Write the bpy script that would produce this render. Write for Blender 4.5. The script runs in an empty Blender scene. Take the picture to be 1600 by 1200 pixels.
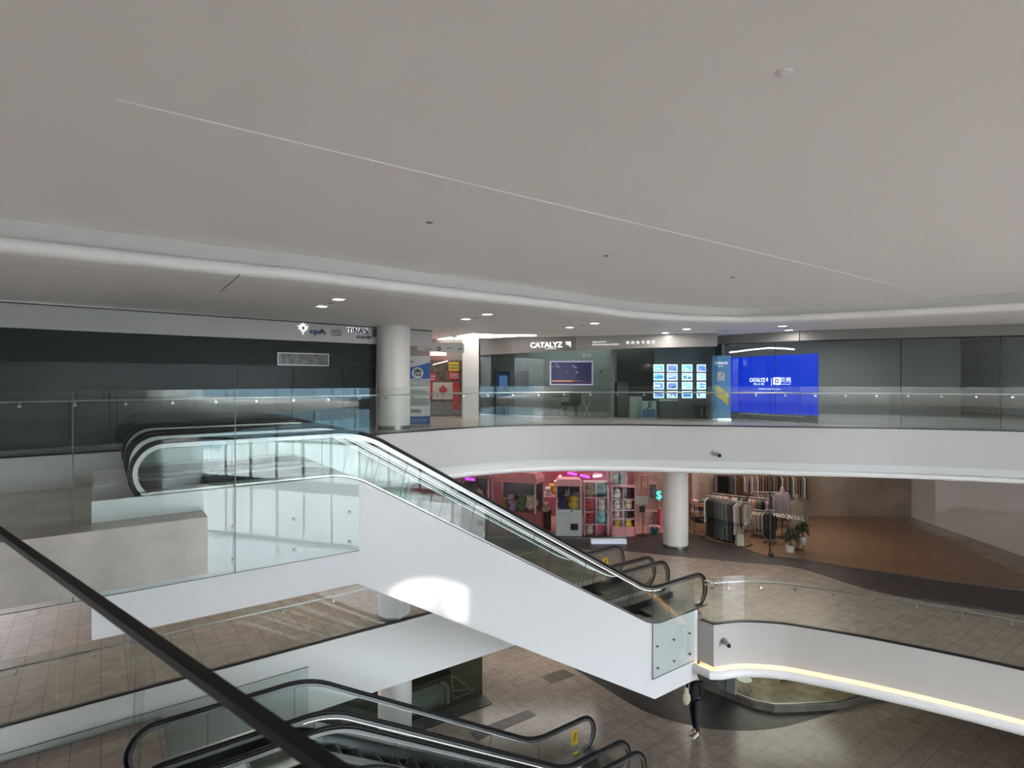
import bpy, math, random
from mathutils import Vector, Matrix
random.seed(7)
SC = bpy.context.scene
COL = SC.collection
F, HY, CAMZ = 900.0, 590.0, 10.0
L1, L2, L3 = 0.0, 3.71, 8.65
SOF, LIPT, CEIL = 11.36, 11.53, 11.745
U = Vector((.814, .581, 0)).normalized()
N = Vector((-.581, .814, 0)).normalized()
Z = Vector((0, 0, 1))

def hz(x, y, z):
    d = (z - CAMZ) * F / (HY - y)
    return Vector(((x - 800) / F * d, d, z))
def pd(x, y, d):
    return Vector(((x - 800) / F * d, d, CAMZ + (HY - y) / F * d))
def fx(x, d, z):
    return Vector(((x - 800) / F * d, d, z))
def ap(x, y, p, n=None):
    n = n or N
    r = Vector(((x - 800) / F, 1, (HY - y) / F))
    d = p / (r.x * n.x + r.y * n.y)
    v = r * d
    v.z += CAMZ
    return v
def sp(s, p, z=0.0, u=None, n=None):
    v = (u or U) * s + (n or N) * p
    return Vector((v.x, v.y, z))
def smooth(pts, k=6):
    P = [Vector(p) for p in pts]
    P = [P[0] * 2 - P[1]] + P + [P[-1] * 2 - P[-2]]
    out = []
    for i in range(1, len(P) - 2):
        a, b, c, d = P[i - 1], P[i], P[i + 1], P[i + 2]
        for j in range(k):
            t = j / k
            out.append(0.5 * ((2 * b) + (c - a) * t + (2 * a - 5 * b + 4 * c - d) * t * t + (3 * b - a - 3 * c + d) * t ** 3))
    out.append(P[-2])
    return out

# ------------------------------------------------------------------ materials
MATS = {}
def mat(name, col, rough=.5, metal=0.0, noise=0.0, nscale=6.0, spec=.5, emit=0.0, ecol=None):
    if name in MATS: return MATS[name]
    m = bpy.data.materials.new(name); m.use_nodes = True
    nt = m.node_tree; b = nt.nodes['Principled BSDF']
    b.inputs['Base Color'].default_value = (*col, 1)
    b.inputs['Roughness'].default_value = rough
    b.inputs['Metallic'].default_value = metal
    b.inputs['Specular IOR Level'].default_value = spec
    if noise:
        tc = nt.nodes.new('ShaderNodeTexCoord'); nz = nt.nodes.new('ShaderNodeTexNoise')
        nz.inputs['Scale'].default_value = nscale; nz.inputs['Detail'].default_value = 5
        rp = nt.nodes.new('ShaderNodeValToRGB')
        rp.color_ramp.elements[0].position = .3; rp.color_ramp.elements[1].position = .7
        rp.color_ramp.elements[0].color = (*[c * (1 - noise) for c in col], 1)
        rp.color_ramp.elements[1].color = (*[min(1, c * (1 + noise)) for c in col], 1)
        nt.links.new(tc.outputs['Object'], nz.inputs['Vector'])
        nt.links.new(nz.outputs['Fac'], rp.inputs['Fac'])
        nt.links.new(rp.outputs['Color'], b.inputs['Base Color'])
    if emit:
        b.inputs['Emission Color'].default_value = (*(ecol or col), 1)
        b.inputs['Emission Strength'].default_value = emit
    MATS[name] = m
    return m
def glass(name, tint, refl=1.0, rough=0.0):
    if name in MATS: return MATS[name]
    m = bpy.data.materials.new(name); m.use_nodes = True
    nt = m.node_tree; nt.nodes.clear()
    o = nt.nodes.new('ShaderNodeOutputMaterial'); mx = nt.nodes.new('ShaderNodeMixShader')
    t = nt.nodes.new('ShaderNodeBsdfTransparent'); g = nt.nodes.new('ShaderNodeBsdfGlossy'); ge = nt.nodes.new('ShaderNodeNewGeometry')
    t.inputs['Color'].default_value = (*tint, 1)
    g.inputs['Color'].default_value = (1, 1, 1, 1); g.inputs['Roughness'].default_value = rough
    def mth(op, a, b=None):
        q = nt.nodes.new('ShaderNodeMath'); q.operation = op
        for i, v in enumerate((a, b)):
            if v is None: continue
            if isinstance(v, (int, float)): q.inputs[i].default_value = v
            else: nt.links.new(v, q.inputs[i])
        return q.outputs[0]
    dp = nt.nodes.new('ShaderNodeVectorMath'); dp.operation = 'DOT_PRODUCT'
    nt.links.new(ge.outputs['Incoming'], dp.inputs[0]); nt.links.new(ge.outputs['Normal'], dp.inputs[1])
    k = mth('POWER', mth('SUBTRACT', 1.0, mth('ABSOLUTE', dp.outputs['Value'])), 5.0)
    fac = mth('MULTIPLY', mth('ADD', mth('MULTIPLY', k, .96), .04), refl)
    nt.links.new(fac, mx.inputs[0])
    nt.links.new(t.outputs[0], mx.inputs[1]); nt.links.new(g.outputs[0], mx.inputs[2]); nt.links.new(mx.outputs[0], o.inputs[0])
    MATS[name] = m
    return m
def tile_mat(name, c1, c2, grout, size=.457, rough=.22):
    m = bpy.data.materials.new(name); m.use_nodes = True
    nt = m.node_tree; b = nt.nodes['Principled BSDF']; b.inputs['Roughness'].default_value = rough
    ge = nt.nodes.new('ShaderNodeNewGeometry'); mp = nt.nodes.new('ShaderNodeMapping')
    mp.inputs['Rotation'].default_value = (0, 0, -math.atan2(U.y, U.x))
    br = nt.nodes.new('ShaderNodeTexBrick')
    br.offset = 0; br.inputs['Scale'].default_value = 1.0
    br.inputs['Brick Width'].default_value = size; br.inputs['Row Height'].default_value = size
    br.inputs['Mortar Size'].default_value = .006; br.inputs['Mortar Smooth'].default_value = .3
    br.inputs['Color1'].default_value = (*c1, 1); br.inputs['Color2'].default_value = (*c2, 1)
    br.inputs['Mortar'].default_value = (*grout, 1); br.inputs['Bias'].default_value = 0
    nz = nt.nodes.new('ShaderNodeTexNoise'); nz.inputs['Scale'].default_value = 2.3; nz.inputs['Detail'].default_value = 8; nz.inputs['Distortion'].default_value = 1.4
    rp = nt.nodes.new('ShaderNodeValToRGB'); rp.color_ramp.elements[0].position = .35; rp.color_ramp.elements[1].position = .65
    rp.color_ramp.elements[0].color = (.86, .84, .83, 1); rp.color_ramp.elements[1].color = (1.06, 1.06, 1.05, 1)
    mu = nt.nodes.new('ShaderNodeMixRGB'); mu.blend_type = 'MULTIPLY'; mu.inputs[0].default_value = 1
    L = nt.links.new
    L(ge.outputs['Position'], mp.inputs[0]); L(mp.outputs[0], br.inputs[0]); L(mp.outputs[0], nz.inputs['Vector'])
    L(nz.outputs['Fac'], rp.inputs['Fac']); L(br.outputs['Color'], mu.inputs[1]); L(rp.outputs['Color'], mu.inputs[2]); L(mu.outputs[0], b.inputs['Base Color'])
    MATS[name] = m
    return m

M_white = mat('white_paint', (.80, .80, .80), .45)
M_truss = mat('cladding_paint', (.62, .62, .635), .4)
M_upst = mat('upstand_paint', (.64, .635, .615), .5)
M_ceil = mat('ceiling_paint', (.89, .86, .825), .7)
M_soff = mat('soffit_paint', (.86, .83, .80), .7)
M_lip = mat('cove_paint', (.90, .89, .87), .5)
M_col = mat('column_paint', (.63, .62, .60), .4)
M_tile = tile_mat('stone_tile', (.315, .265, .225), (.285, .24, .205), (.13, .11, .10))
M_dark = mat('dark_stone', (.050, .044, .044), .45, noise=.35, nscale=3)
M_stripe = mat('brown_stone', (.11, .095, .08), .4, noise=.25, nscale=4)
M_floor3 = mat('grey_stone', (.36, .33, .30), .25, noise=.12, nscale=2)
M_black = mat('black_rubber', (.008, .008, .009), .45, spec=.22)
M_frame = mat('black_metal', (.02, .02, .022), .3, .3)
M_steel = mat('brushed_steel', (.45, .45, .45), .30, 1.0)
M_dsteel = mat('dull_steel', (.30, .30, .30), .35, 1.0)
M_chrome = mat('chrome', (.85, .85, .85), .08, 1.0)
M_header = mat('grey_header', (.36, .345, .33), .35)
M_shopdark = mat('dark_back_painted_glass', (.022, .028, .029), .25, spec=.15)
M_glass = glass('clear_glass', (.93, .96, .95), .7)
M_glassg = glass('green_glass', (.918, .947, .938), .5)
M_shopglass = glass('shop_glass', (.82, .87, .85), .28)
M_darkglass = glass('smoked_glass', (.62, .66, .62), .7)
M_edge = mat('glass_edge_green', (.07, .11, .10), .2)
M_warm = mat('warm_light_strip', (1, .75, .45), .5, emit=1.3, ecol=(1, .56, .24))
M_led = mat('white_light_line', (1, 1, 1), .5, emit=.7, ecol=(.92, .97, 1))
M_down = mat('downlight_lens', (1, 1, 1), .5, emit=9, ecol=(1, .97, .9))
M_cove = mat('cove_light', (1, 1, 1), .5, emit=2.0, ecol=(1, .90, .80))

# ------------------------------------------------------------------ mesh builder
class MB:
    def __init__(s): s.v = []; s.f = []
    def add(s, vs, fs):
        o = len(s.v); s.v += [tuple(v) for v in vs]; s.f += [tuple(i + o for i in f) for f in fs]; return s
    def obox(s, c, ax, ay, az):            # half-extent vectors
        c, ax, ay, az = Vector(c), Vector(ax), Vector(ay), Vector(az)
        vs = [c + ax * i + ay * j + az * k for k in (-1, 1) for j in (-1, 1) for i in (-1, 1)]
        return s.add(vs, [(0, 2, 3, 1), (4, 5, 7, 6), (0, 1, 5, 4), (2, 6, 7, 3), (0, 4, 6, 2), (1, 3, 7, 5)])
    def box(s, c, sx, sy, sz, ang=0.0):    # c = centre of the base, full sizes
        a = Vector((math.cos(ang), math.sin(ang), 0)); b = Vector((-math.sin(ang), math.cos(ang), 0))
        return s.obox(Vector(c) + Z * sz / 2, a * sx / 2, b * sy / 2, Z * sz / 2)
    def slab(s, a, b, z0, z1, t):          # upright slab from a to b, thickness t
        a = Vector((a[0], a[1], 0)); b = Vector((b[0], b[1], 0)); d = (b - a); n = Vector((-d.y, d.x, 0)).normalized()
        return s.obox((a + b) / 2 + Z * (z0 + z1) / 2, d / 2, n * t / 2, Z * (z1 - z0) / 2)
    def prism(s, poly, z0, z1):
        n = len(poly); vs = [(p[0], p[1], z0) for p in poly] + [(p[0], p[1], z1) for p in poly]
        return s.add(vs, [tuple(range(n - 1, -1, -1)), tuple(range(n, 2 * n))] + [(i, (i + 1) % n, n + (i + 1) % n, n + i) for i in range(n)])
    def plate(s, pts, nrm, t):             # flat outline of 3D points, thickened along nrm
        n = len(pts); h = Vector(nrm).normalized() * t / 2
        vs = [Vector(p) - h for p in pts] + [Vector(p) + h for p in pts]
        return s.add(vs, [tuple(range(n - 1, -1, -1)), tuple(range(n, 2 * n))] + [(i, (i + 1) % n, n + (i + 1) % n, n + i) for i in range(n)])
    def sweep(s, path, prof, side=None, up=None, closed=False, cap=True):
        # prof: (a along side, b along up); side fixed (N for escalators) or horizontal normal of the path
        P = [Vector(p) for p in path]; n = len(P); k = len(prof); vs = []
        for i, p in enumerate(P):
            t = (P[(i + 1) % n] - P[i - 1]) if (closed or 0 < i < n - 1) else (P[1] - P[0] if i == 0 else P[-1] - P[-2])
            t.normalize()
            if side is not None: sd = Vector(side); u2 = sd.cross(t) * -1
            else:
                sd = Vector((t.y, -t.x, 0))
                sd = sd.normalized() if sd.length > 1e-6 else Vector((1, 0, 0)); u2 = sd.cross(t)
            if u2.length > 1e-9: u2.normalize()
            if side is None and up is not None: u2 = Vector(up)
            for a, b in prof: vs.append(p + sd * a + u2 * b)
        fs = []
        for i in range(n if closed else n - 1):
            j = (i + 1) % n
            for q in range(k): fs.append((i * k + q, i * k + (q + 1) % k, j * k + (q + 1) % k, j * k + q))
        if cap and not closed: fs += [tuple(range(k - 1, -1, -1)), tuple((n - 1) * k + q for q in range(k))]
        return s.add(vs, fs)
    def tube(s, path, r, n=8, side=None):
        return s.sweep(path, [(r * math.cos(2 * math.pi * i / n), r * math.sin(2 * math.pi * i / n)) for i in range(n)], side)
    def rod(s, a, b, r, r2=None, n=10):
        a, b = Vector(a), Vector(b); t = (b - a).normalized(); q = t.orthogonal().normalized(); w = t.cross(q); r2 = r if r2 is None else r2
        vs = [a + (q * math.cos(2 * math.pi * i / n) + w * math.sin(2 * math.pi * i / n)) * r for i in range(n)] + [b + (q * math.cos(2 * math.pi * i / n) + w * math.sin(2 * math.pi * i / n)) * r2 for i in range(n)]
        return s.add(vs, [tuple(range(n - 1, -1, -1)), tuple(range(n, 2 * n))] + [(i, (i + 1) % n, n + (i + 1) % n, n + i) for i in range(n)])
    def lathe(s, prof, c, n=24):
        c = Vector(c); k = len(prof); vs = []
        for i in range(n):
            a = 2 * math.pi * i / n
            for r, z in prof: vs.append(c + Vector((r * math.cos(a), r * math.sin(a), z)))
        fs = [(i * k + q, ((i + 1) % n) * k + q, ((i + 1) % n) * k + q + 1, i * k + q + 1) for i in range(n) for q in range(k - 1)]
        fs += [tuple(i * k for i in range(n - 1, -1, -1)), tuple(i * k + k - 1 for i in range(n))]
        return s.add(vs, fs)
    def ball(s, c, rx, ry=None, rz=None, nu=14, nv=9, lump=0.0, seed=0):
        ry = rx if ry is None else ry; rz = rx if rz is None else rz; c = Vector(c); rn = random.Random(seed); vs = [c - Z * rz]
        for j in range(1, nv):
            b = -math.pi / 2 + math.pi * j / nv
            for i in range(nu):
                a = 2 * math.pi * i / nu; q = 1 + lump * (rn.random() - .5)
                vs.append(c + Vector((rx * q * math.cos(a) * math.cos(b), ry * q * math.sin(a) * math.cos(b), rz * q * math.sin(b))))
        vs.append(c + Z * rz); top = len(vs) - 1
        fs = [(0, 1 + (i + 1) % nu, 1 + i) for i in range(nu)]
        for j in range(nv - 2):
            for i in range(nu): fs.append((1 + j * nu + i, 1 + j * nu + (i + 1) % nu, 1 + (j + 1) * nu + (i + 1) % nu, 1 + (j + 1) * nu + i))
        fs += [(1 + (nv - 2) * nu + i, 1 + (nv - 2) * nu + (i + 1) % nu, top) for i in range(nu)]
        return s.add(vs, fs)
    def build(s, name, m, parent=None, smooth=None, fix=True):
        me = bpy.data.meshes.new(name); me.from_pydata(s.v, [], s.f); me.materials.append(m)
        if fix:
            import bmesh
            bm = bmesh.new(); bm.from_mesh(me); bmesh.ops.recalc_face_normals(bm, faces=bm.faces); bm.to_mesh(me); bm.free()
        if smooth is not None:
            me.polygons.foreach_set('use_smooth', [True] * len(me.polygons)); me.set_sharp_from_angle(angle=math.radians(smooth))
        me.update()
        o = bpy.data.objects.new(name, me); COL.objects.link(o)
        if parent is not None: attach(o, parent)
        return o
WORLD_LOC = {}
def attach(o, parent):
    o.parent = parent
    o.matrix_parent_inverse = Matrix.Translation(-WORLD_LOC.get(parent.name, Vector((0, 0, 0))))
def thing(name, label, cat, loc, group=None):
    o = bpy.data.objects.new(name, None); COL.objects.link(o); o.location = loc; o.empty_display_size = .1
    WORLD_LOC[o.name] = Vector(loc)
    return tag(o, label, cat, group)
def tag(o, label, cat, group=None):
    o['label'] = label; o['category'] = cat
    if group: o['group'] = group
    return o
def struct(o):
    o['kind'] = 'structure'; return o
def part_label(o, l):
    o['label'] = l; return o
def dup(root, loc, label=None, group=None, mats=None):
    r = root.copy(); COL.objects.link(r); d = Vector(loc); r.location = d
    if label: r['label'] = label
    if group: r['group'] = group
    for ch in list(root.children):
        c = ch.copy(); COL.objects.link(c); c.parent = r
        for g in list(ch.children):
            q = g.copy(); COL.objects.link(q); q.parent = c
    return r
def text(name, body, c, right, h, m, parent=None, width=None, up=Z, depth=.012, bold=0.0, nrm=None):
    """lettering: c = centre of the text, right = reading direction, h = height of the outline"""
    cu = bpy.data.curves.new(name, 'FONT'); cu.body = body; cu.extrude = .01; cu.offset = bold; cu.resolution_u = 3
    t = bpy.data.objects.new('tmp', cu); COL.objects.link(t); bpy.context.view_layer.update()
    me = bpy.data.meshes.new_from_object(t.evaluated_get(bpy.context.evaluated_depsgraph_get()))
    bpy.data.objects.remove(t)
    xs = [v.co.x for v in me.vertices]; ys = [v.co.y for v in me.vertices]
    sy = h / (max(ys) - min(ys)); sx = width / (max(xs) - min(xs)) if width else sy
    cx, cy = (max(xs) + min(xs)) / 2, (max(ys) + min(ys)) / 2
    right = Vector(right).normalized(); up = Vector(up).normalized(); nn = right.cross(up)
    for v in me.vertices:
        x, y, z = v.co
        v.co = Vector(c) + right * (x - cx) * sx + up * (y - cy) * sy + nn * (depth if z > 0 else 0)
    me.materials.clear(); me.materials.append(m); me.name = name
    o = bpy.data.objects.new(name, me); COL.objects.link(o)
    if parent is not None: attach(o, parent)
    return o
def glyphs(name_, c, right, w, h, n, m, parent=None, rows=1, depth=.006, seed=1, gap=.35):
    """rows of illegible small print: short raised bars with no readable characters"""
    rn = random.Random(seed); right = Vector(right).normalized(); nn = right.cross(Z); b = MB()
    for r in range(rows):
        zz = h * (.5 - (r + .5) / rows) if rows > 1 else 0; x = -w / 2; rh = h / rows * .55
        while x < w / 2 - w / n * .5:
            ww = w / n * (.5 + .5 * rn.random())
            b.obox(Vector(c) + right * (x + ww / 2) + Z * zz + nn * depth / 2, right * ww / 2, nn * depth / 2, Z * rh / 2 * (.7 + .3 * rn.random()))
            x += ww + w / n * gap * .5
    return b.build('lettering', m, parent)
def poly_path(corners, radii, seg=10):
    """2D polyline with rounded corners"""
    C = [Vector(c) for c in corners]; out = [C[0]]
    for i in range(1, len(C) - 1):
        a, b, c = C[i - 1], C[i], C[i + 1]; d1 = (a - b).normalized(); d2 = (c - b).normalized()
        th = math.acos(max(-1, min(1, d1.dot(d2)))); r = radii[i]; t = r / math.tan(th / 2)
        p1, p2 = b + d1 * t, b + d2 * t
        bis = (d1 + d2).normalized(); ce = b + bis * (r / math.sin(th / 2))
        v1, v2 = p1 - ce, p2 - ce; ang = v1.angle_signed(v2)
        for j in range(seg + 1):
            q = -ang * j / seg
            out.append(ce + Vector((v1.x * math.cos(q) - v1.y * math.sin(q), v1.x * math.sin(q) + v1.y * math.cos(q))))
    out.append(C[-1])
    return out
# ------------------------------------------------------------------ camera
cam = bpy.data.cameras.new('camera'); co = bpy.data.objects.new('camera', cam); COL.objects.link(co)
co.location = (0, 0, CAMZ); co.rotation_euler = (math.pi / 2, 0, 0)
cam.sensor_fit = 'HORIZONTAL'; cam.sensor_width = 36; cam.lens = 36 * F / 1600; cam.shift_y = -(600 - HY) / 1600
cam.clip_start = .05; cam.clip_end = 500
cam.dof.use_dof = True; cam.dof.focus_distance = 14; cam.dof.aperture_fstop = 5.6
SC.camera = co

# ------------------------------------------------------------------ plan curves
E3 = smooth([sp(-9, 12.75, L3), sp(-4, 12.75, L3), sp(.5, 12.76, L3)] + [hz(x, y, L3) for x, y in
     [(560, 682), (600, 678.5), (650, 675), (700, 671.2), (750, 668.2), (800, 666.2), (860, 664.9), (920, 664.6), (1000, 665), (1100, 666.3), (1180, 667.3), (1250, 668.4)]]
     + [Vector((10.5, 15.0, L3)), Vector((13.5, 14.0, L3)), Vector((18, 12.0, L3))], 5)
S3 = smooth([sp(-12, 8.1, SOF), sp(-6, 8.15, SOF), sp(-2, 8.2, SOF)] + [hz(x, y, SOF) for x, y in
     [(350, 427.5), (462, 437.5), (575, 450), (687, 462.6), (800, 474.5), (912, 487), (997, 497), (1081, 502), (1151, 504), (1200, 503), (1250, 501)]]
     + [Vector((9.2, 12.4, SOF)), Vector((12, 10.2, SOF)), Vector((15, 7.4, SOF)), Vector((18, 4.5, SOF))], 5)
E2R_side = [hz(1086.7, 965.8, L2), hz(1115, 976.7, L2)]
E2R = smooth([hz(x, y, L2) for x, y in [(1115, 976.7), (1142, 973.4), (1167, 972.3), (1208, 974.3), (1250, 979.5)]] + [Vector((8.9, 13.7, L2)), Vector((11.2, 12.2, L2)), Vector((14, 9.8, L2)), Vector((18, 6.0, L2))], 5)
def off(curve, d):
    """shift a plan curve sideways: d > 0 towards the atrium (the camera)"""
    out = []
    for i, p in enumerate(curve):
        t = curve[min(i + 1, len(curve) - 1)] - curve[max(i - 1, 0)]; t.z = 0; t.normalize()
        out.append(p + Vector((t.y, -t.x, 0)) * d)
    return out
def at_z(curve, z): return [Vector((p.x, p.y, z)) for p in curve]
def band(curve, prof):
    """sweep a section (a = towards atrium, z absolute) along a plan curve"""
    b = MB(); b.sweep(at_z(curve, 0), [(a, z) for a, z in prof], up=Z); return b

# ------------------------------------------------------------------ floors, slabs, ceilings
XR, XL = 18.0, -20.0
struct(MB().prism([(XL, -16), (XR, -16), (XR, 34), (XL, 34)], -.3, L1).build('floor', M_tile))
# ground floor dark curved band, brown inlays
arc = [hz(x, y, 0) for x, y in [(900, 1047), (950, 1078), (984, 1099), (1021, 1116.6), (1062, 1129), (1104, 1138), (1138, 1141), (1194, 1140), (1250, 1129)]]
arc = smooth(arc + [Vector((10.3, 17.6, 0)), Vector((14, 20, 0))], 5)
SHOP1 = [hz(x, y, 0) for x, y in [(1040, 1052), (1098, 1074), (1137, 1089), (1179, 1106), (1209, 1112), (1250, 1111)]] + [Vector((9.8, 17.4, 0)), Vector((12.5, 18.3, 0))]
SHOP1 = [Vector((1.5, 24.5, 0))] + SHOP1
o = MB().prism([(p.x, p.y) for p in arc] + [(14, 24), (1.0, 24)], .0, .006).build('floor_dark_band', M_dark); struct(o)
def inlay(pts, m, z, name='floor_inlay_and_reflection'):
    return struct(MB().prism([(p.x, p.y) for p in pts], z, z + .006).build(name, m))
inlay([hz(825, 1109, 0), hz(838, 1118, 0), hz(746, 1157, 0), hz(733, 1145, 0)], M_stripe, L1)
inlay([hz(880, 1046, 0), hz(899, 1055, 0), hz(862, 1069, 0), hz(846, 1058, 0)], M_stripe, L1)

# level 2 : right part + left walkway in one outline (open atrium in front of both)
back = [(XR, 34), (XL, 34)]
left2 = [sp(-12, 13.75), sp(10.86, 13.75), sp(10.86, 9.53)]
poly2 = [(p.x, p.y) for p in left2] + [(p.x, p.y) for p in off([E2R_side[0], E2R_side[1]] + E2R[1:], -.035)] + back
struct(MB().prism(poly2, L2 - .55, L2).build('floor_level_two', M_tile))
# level 3
poly3 = [(p.x, p.y) for p in off(E3, -.035)] + back
struct(MB().prism(poly3, L3 - .6, L3).build('floor_level_three', M_floor3))
struct(MB().prism([(XL, -.35), (-3, -.35), (XR, -.35), (XR, -16), (5, -16), (5, -6), (XL, -6)], L3 - .5, L3).build('floor_level_three_near', mat('pale_stone', (.70, .61, .52), .4, noise=.1, nscale=2)))
# landings at the escalator heads (left of the frame)
struct(MB().prism([(p.x, p.y) for p in (sp(-9, 8.9), sp(1.2, 8.9), sp(1.2, 12.7), sp(-9, 12.7))], 7.3, 8.08).build('floor_upper_landing', M_floor3))
struct(MB().prism([(p.x, p.y) for p in (sp(-9, 7.6), sp(1.0, 7.6), sp(1.0, 13.6), sp(-9, 13.6))], 2.35, 3.14).build('floor_lower_landing', M_tile))

# dark stone along the level 2 shop fronts
SHOP2 = smooth([hz(x, y, L2) for x, y in [(700, 838), (800, 841), (890, 842), (1000, 838), (1080, 834), (1115, 845), (1150, 852), (1172, 859.5), (1203, 869), (1250, 874)]] + [Vector((11.8, 18.6, L2)), Vector((16, 16.5, L2))], 5)
band2 = smooth([hz(x, y, L2) for x, y in [(700, 862), (860, 858), (966, 860), (1030, 866.6), (1080, 871), (1160, 879), (1250, 888)]] + [Vector((11, 16.6, L2)), Vector((15, 14.5, L2))], 5)
struct(MB().prism([(p.x, p.y) for p in band2] + [(p.x, p.y) for p in reversed(off(SHOP2, -.3))], L2, L2 + .006).build('floor_dark_band_level_two', M_dark))
M_wood = mat('oak_boards', (.27, .165, .105), .35, noise=.15, nscale=5)
struct(MB().prism([(p.x, p.y) for p in SHOP2[20:]] + [(18, 30), (5.5, 30)], L2, L2 + .012).build('floor_clothes_shop', M_wood))

# fascias
struct(band(E3, [(0, L3 - .96), (0, L3 + .004), (-.06, L3 + .004), (-.06, L3 - .96)]).build('trim_fascia_level_three', mat('fascia_paint', (.50, .497, .493), .5), smooth=30))
struct(band(E3, [(-.03, L3 - 1.30), (-.03, L3 - .96), (-.25, L3 - .96), (-.25, L3 - 1.30)]).build('trim_recess_level_three', mat('recess_paint', (.60, .61, .62), .5), smooth=30))
def bull(a0, a1, z0, z1):
    """rounded lip section"""
    h = (z1 - z0) / 2; zc = (z0 + z1) / 2
    return [(a0, z1)] + [(a1 - h + h * math.sin(q * math.pi / 8), zc + h * math.cos(q * math.pi / 8)) for q in range(9)] + [(a0, z0)]
struct(band(E3, bull(-.3, .14, L3 - 1.28, L3 - 1.15)).build('trim_lip_level_three', M_white, smooth=40))
side2 = E2R_side + []
def both2(prof, name, m):
    return struct(band([side2[0], side2[1]] + E2R[1:], prof).build(name, m, smooth=30))
both2([(0, L2 - 1.06), (0, L2 + .004), (-.06, L2 + .004), (-.06, L2 - 1.06)], 'trim_fascia_level_two', mat('fascia_paint_warm', (.46, .445, .43), .5))
both2([(-.17, L2 - 1.30), (-.17, L2 - 1.075), (0, L2 - 1.075), (0, L2 - 1.06), (-.3, L2 - 1.06), (-.3, L2 - 1.30)], 'trim_recess_level_two', M_lip)
both2([(-.17, L2 - 1.27), (.14, L2 - 1.27), (.16, L2 - 1.10), (.20, L2 - 1.10), (.24, L2 - 1.14), (.25, L2 - 1.20), (.23, L2 - 1.27), (.18, L2 - 1.32), (-.17, L2 - 1.32)], 'trim_lip_level_two', M_white)
st = thing('cove_light_strip', 'warm glowing light strip in the trough under the curved white level two edge', 'light', side2[1] - Z * 1.2)
band([side2[0], side2[1]] + E2R[1:], [(-.14, L2 - 1.262), (-.06, L2 - 1.262), (-.06, L2 - 1.24), (-.14, L2 - 1.24)]).build('light_strip', M_warm, st)
# underside of the slabs, kept back from the edge
struct(MB().prism([(p.x, p.y) for p in off(E3, -.2)] + back, L3 - 1.30, L3 - 1.24).build('ceiling_level_two', M_soff))
struct(MB().prism([(p.x, p.y) for p in [sp(10.9, 13.75), sp(10.9, 9.6)]] + [(p.x, p.y) for p in off([side2[0], side2[1]] + E2R[1:], -.15)] + back + [(p.x, p.y) for p in [sp(-12, 13.9)]], L2 - 1.36, L2 - 1.30).build('ceiling_level_one', M_soff))
# left walkway fascia
struct(MB().slab(sp(-12, 13.72), sp(10.9, 13.72), 2.15, L2 + .004, .06).build('trim_fascia_left_walkway', M_white))
struct(MB().slab(sp(10.80, 13.75), sp(10.80, 9.55), 2.3, L2, .06).build('trim_fascia_escalator_end', M_white))

# main ceiling with the stepped curved edge
edge_c = off(S3, -.04)
cm = MB().prism([(p.x, p.y) for p in off(S3, -.3)] + [(XR, -16), (5, -16), (5, -6), (XL, -6), (XL, 0)], CEIL, CEIL + .3)
struct(cm.build('ceiling', M_ceil))
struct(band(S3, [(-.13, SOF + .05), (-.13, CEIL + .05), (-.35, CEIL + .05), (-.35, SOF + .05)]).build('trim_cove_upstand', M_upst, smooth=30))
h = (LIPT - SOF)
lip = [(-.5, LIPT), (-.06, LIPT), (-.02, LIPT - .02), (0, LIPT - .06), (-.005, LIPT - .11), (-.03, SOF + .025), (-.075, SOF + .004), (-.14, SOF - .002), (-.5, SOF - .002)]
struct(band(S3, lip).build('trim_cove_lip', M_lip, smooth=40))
struct(MB().prism([(p.x, p.y) for p in off(S3, -.2)] + back, SOF, SOF + .12).build('ceiling_soffit', M_soff))
# thin joint lines
def strip(a, b, w, z0, z1, name, m):
    return struct(MB().slab(a, b, z0, z1, w).build(name, m))
strip(hz(180, 155, CEIL), hz(1500, 470, CEIL), .018, CEIL - .004, CEIL + .01, 'trim_ceiling_joint', mat('joint_bead', (.97, .96, .94), .6))
ja, jb = hz(374, 430, SOF), hz(345, 455, SOF)
strip(ja, jb, .012, SOF - .005, SOF + .01, 'trim_soffit_joint', mat('joint_dark', (.2, .19, .18), .7))

# sun and sky come in through the window wall on the right and an added opening behind the camera, shaped for the sun patch
SUN_E = math.radians(16); SUN_H = Vector((-.35, -.94, 0)).normalized()
SUND = (SUN_H * math.cos(SUN_E) + Z * math.sin(SUN_E)).normalized()
YB = -6.0
def to_back(p): return p + SUND * ((YB - p.y) / SUND.y)
patch = [ap(x, y, 9.4) for x, y in [(607, 927), (622, 916), (645, 905), (690, 905), (705, 912), (727, 917), (729, 973), (690, 958), (610, 931)]]
W = [to_back(p) for p in patch]
x0, x1 = min(p.x for p in W), max(p.x for p in W)
z0, z1 = min(p.z for p in W), max(p.z for p in W)
# solid unseen back wall; its opening is cut to cast the sun patch outline
xl, xr = XL - 1, 5.4
bw = MB()
top = [W[i] for i in range(0, 6)]           # left bottom .. right top along the upper outline
bot = [W[6], W[7], W[8], W[0]]
def wallpoly(pts): bw.plate(pts, SUND, 2.6)
B = lambda x, z: Vector((x, YB, z))
ZW = -.8
zs0 = zs1 = L3
for za_, zb_ in ((ZW, zs0), (zs1, CEIL + .8)):
    wallpoly([B(xl, za_), B(x0, za_), B(x0, zb_), B(xl, zb_)])
    wallpoly([B(x1, za_), B(xr, za_), B(xr, zb_), B(x1, zb_)])
wallpoly([B(x0, CEIL + .8)] + [B(p.x, p.z) for p in ([B(x0, W[0].z)] + top + [B(x1, top[-1].z)])] + [B(x1, CEIL + .8)])
wallpoly([B(x0, ZW), B(x1, ZW), B(x1, zs0), B(x0, zs0)])
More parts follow.
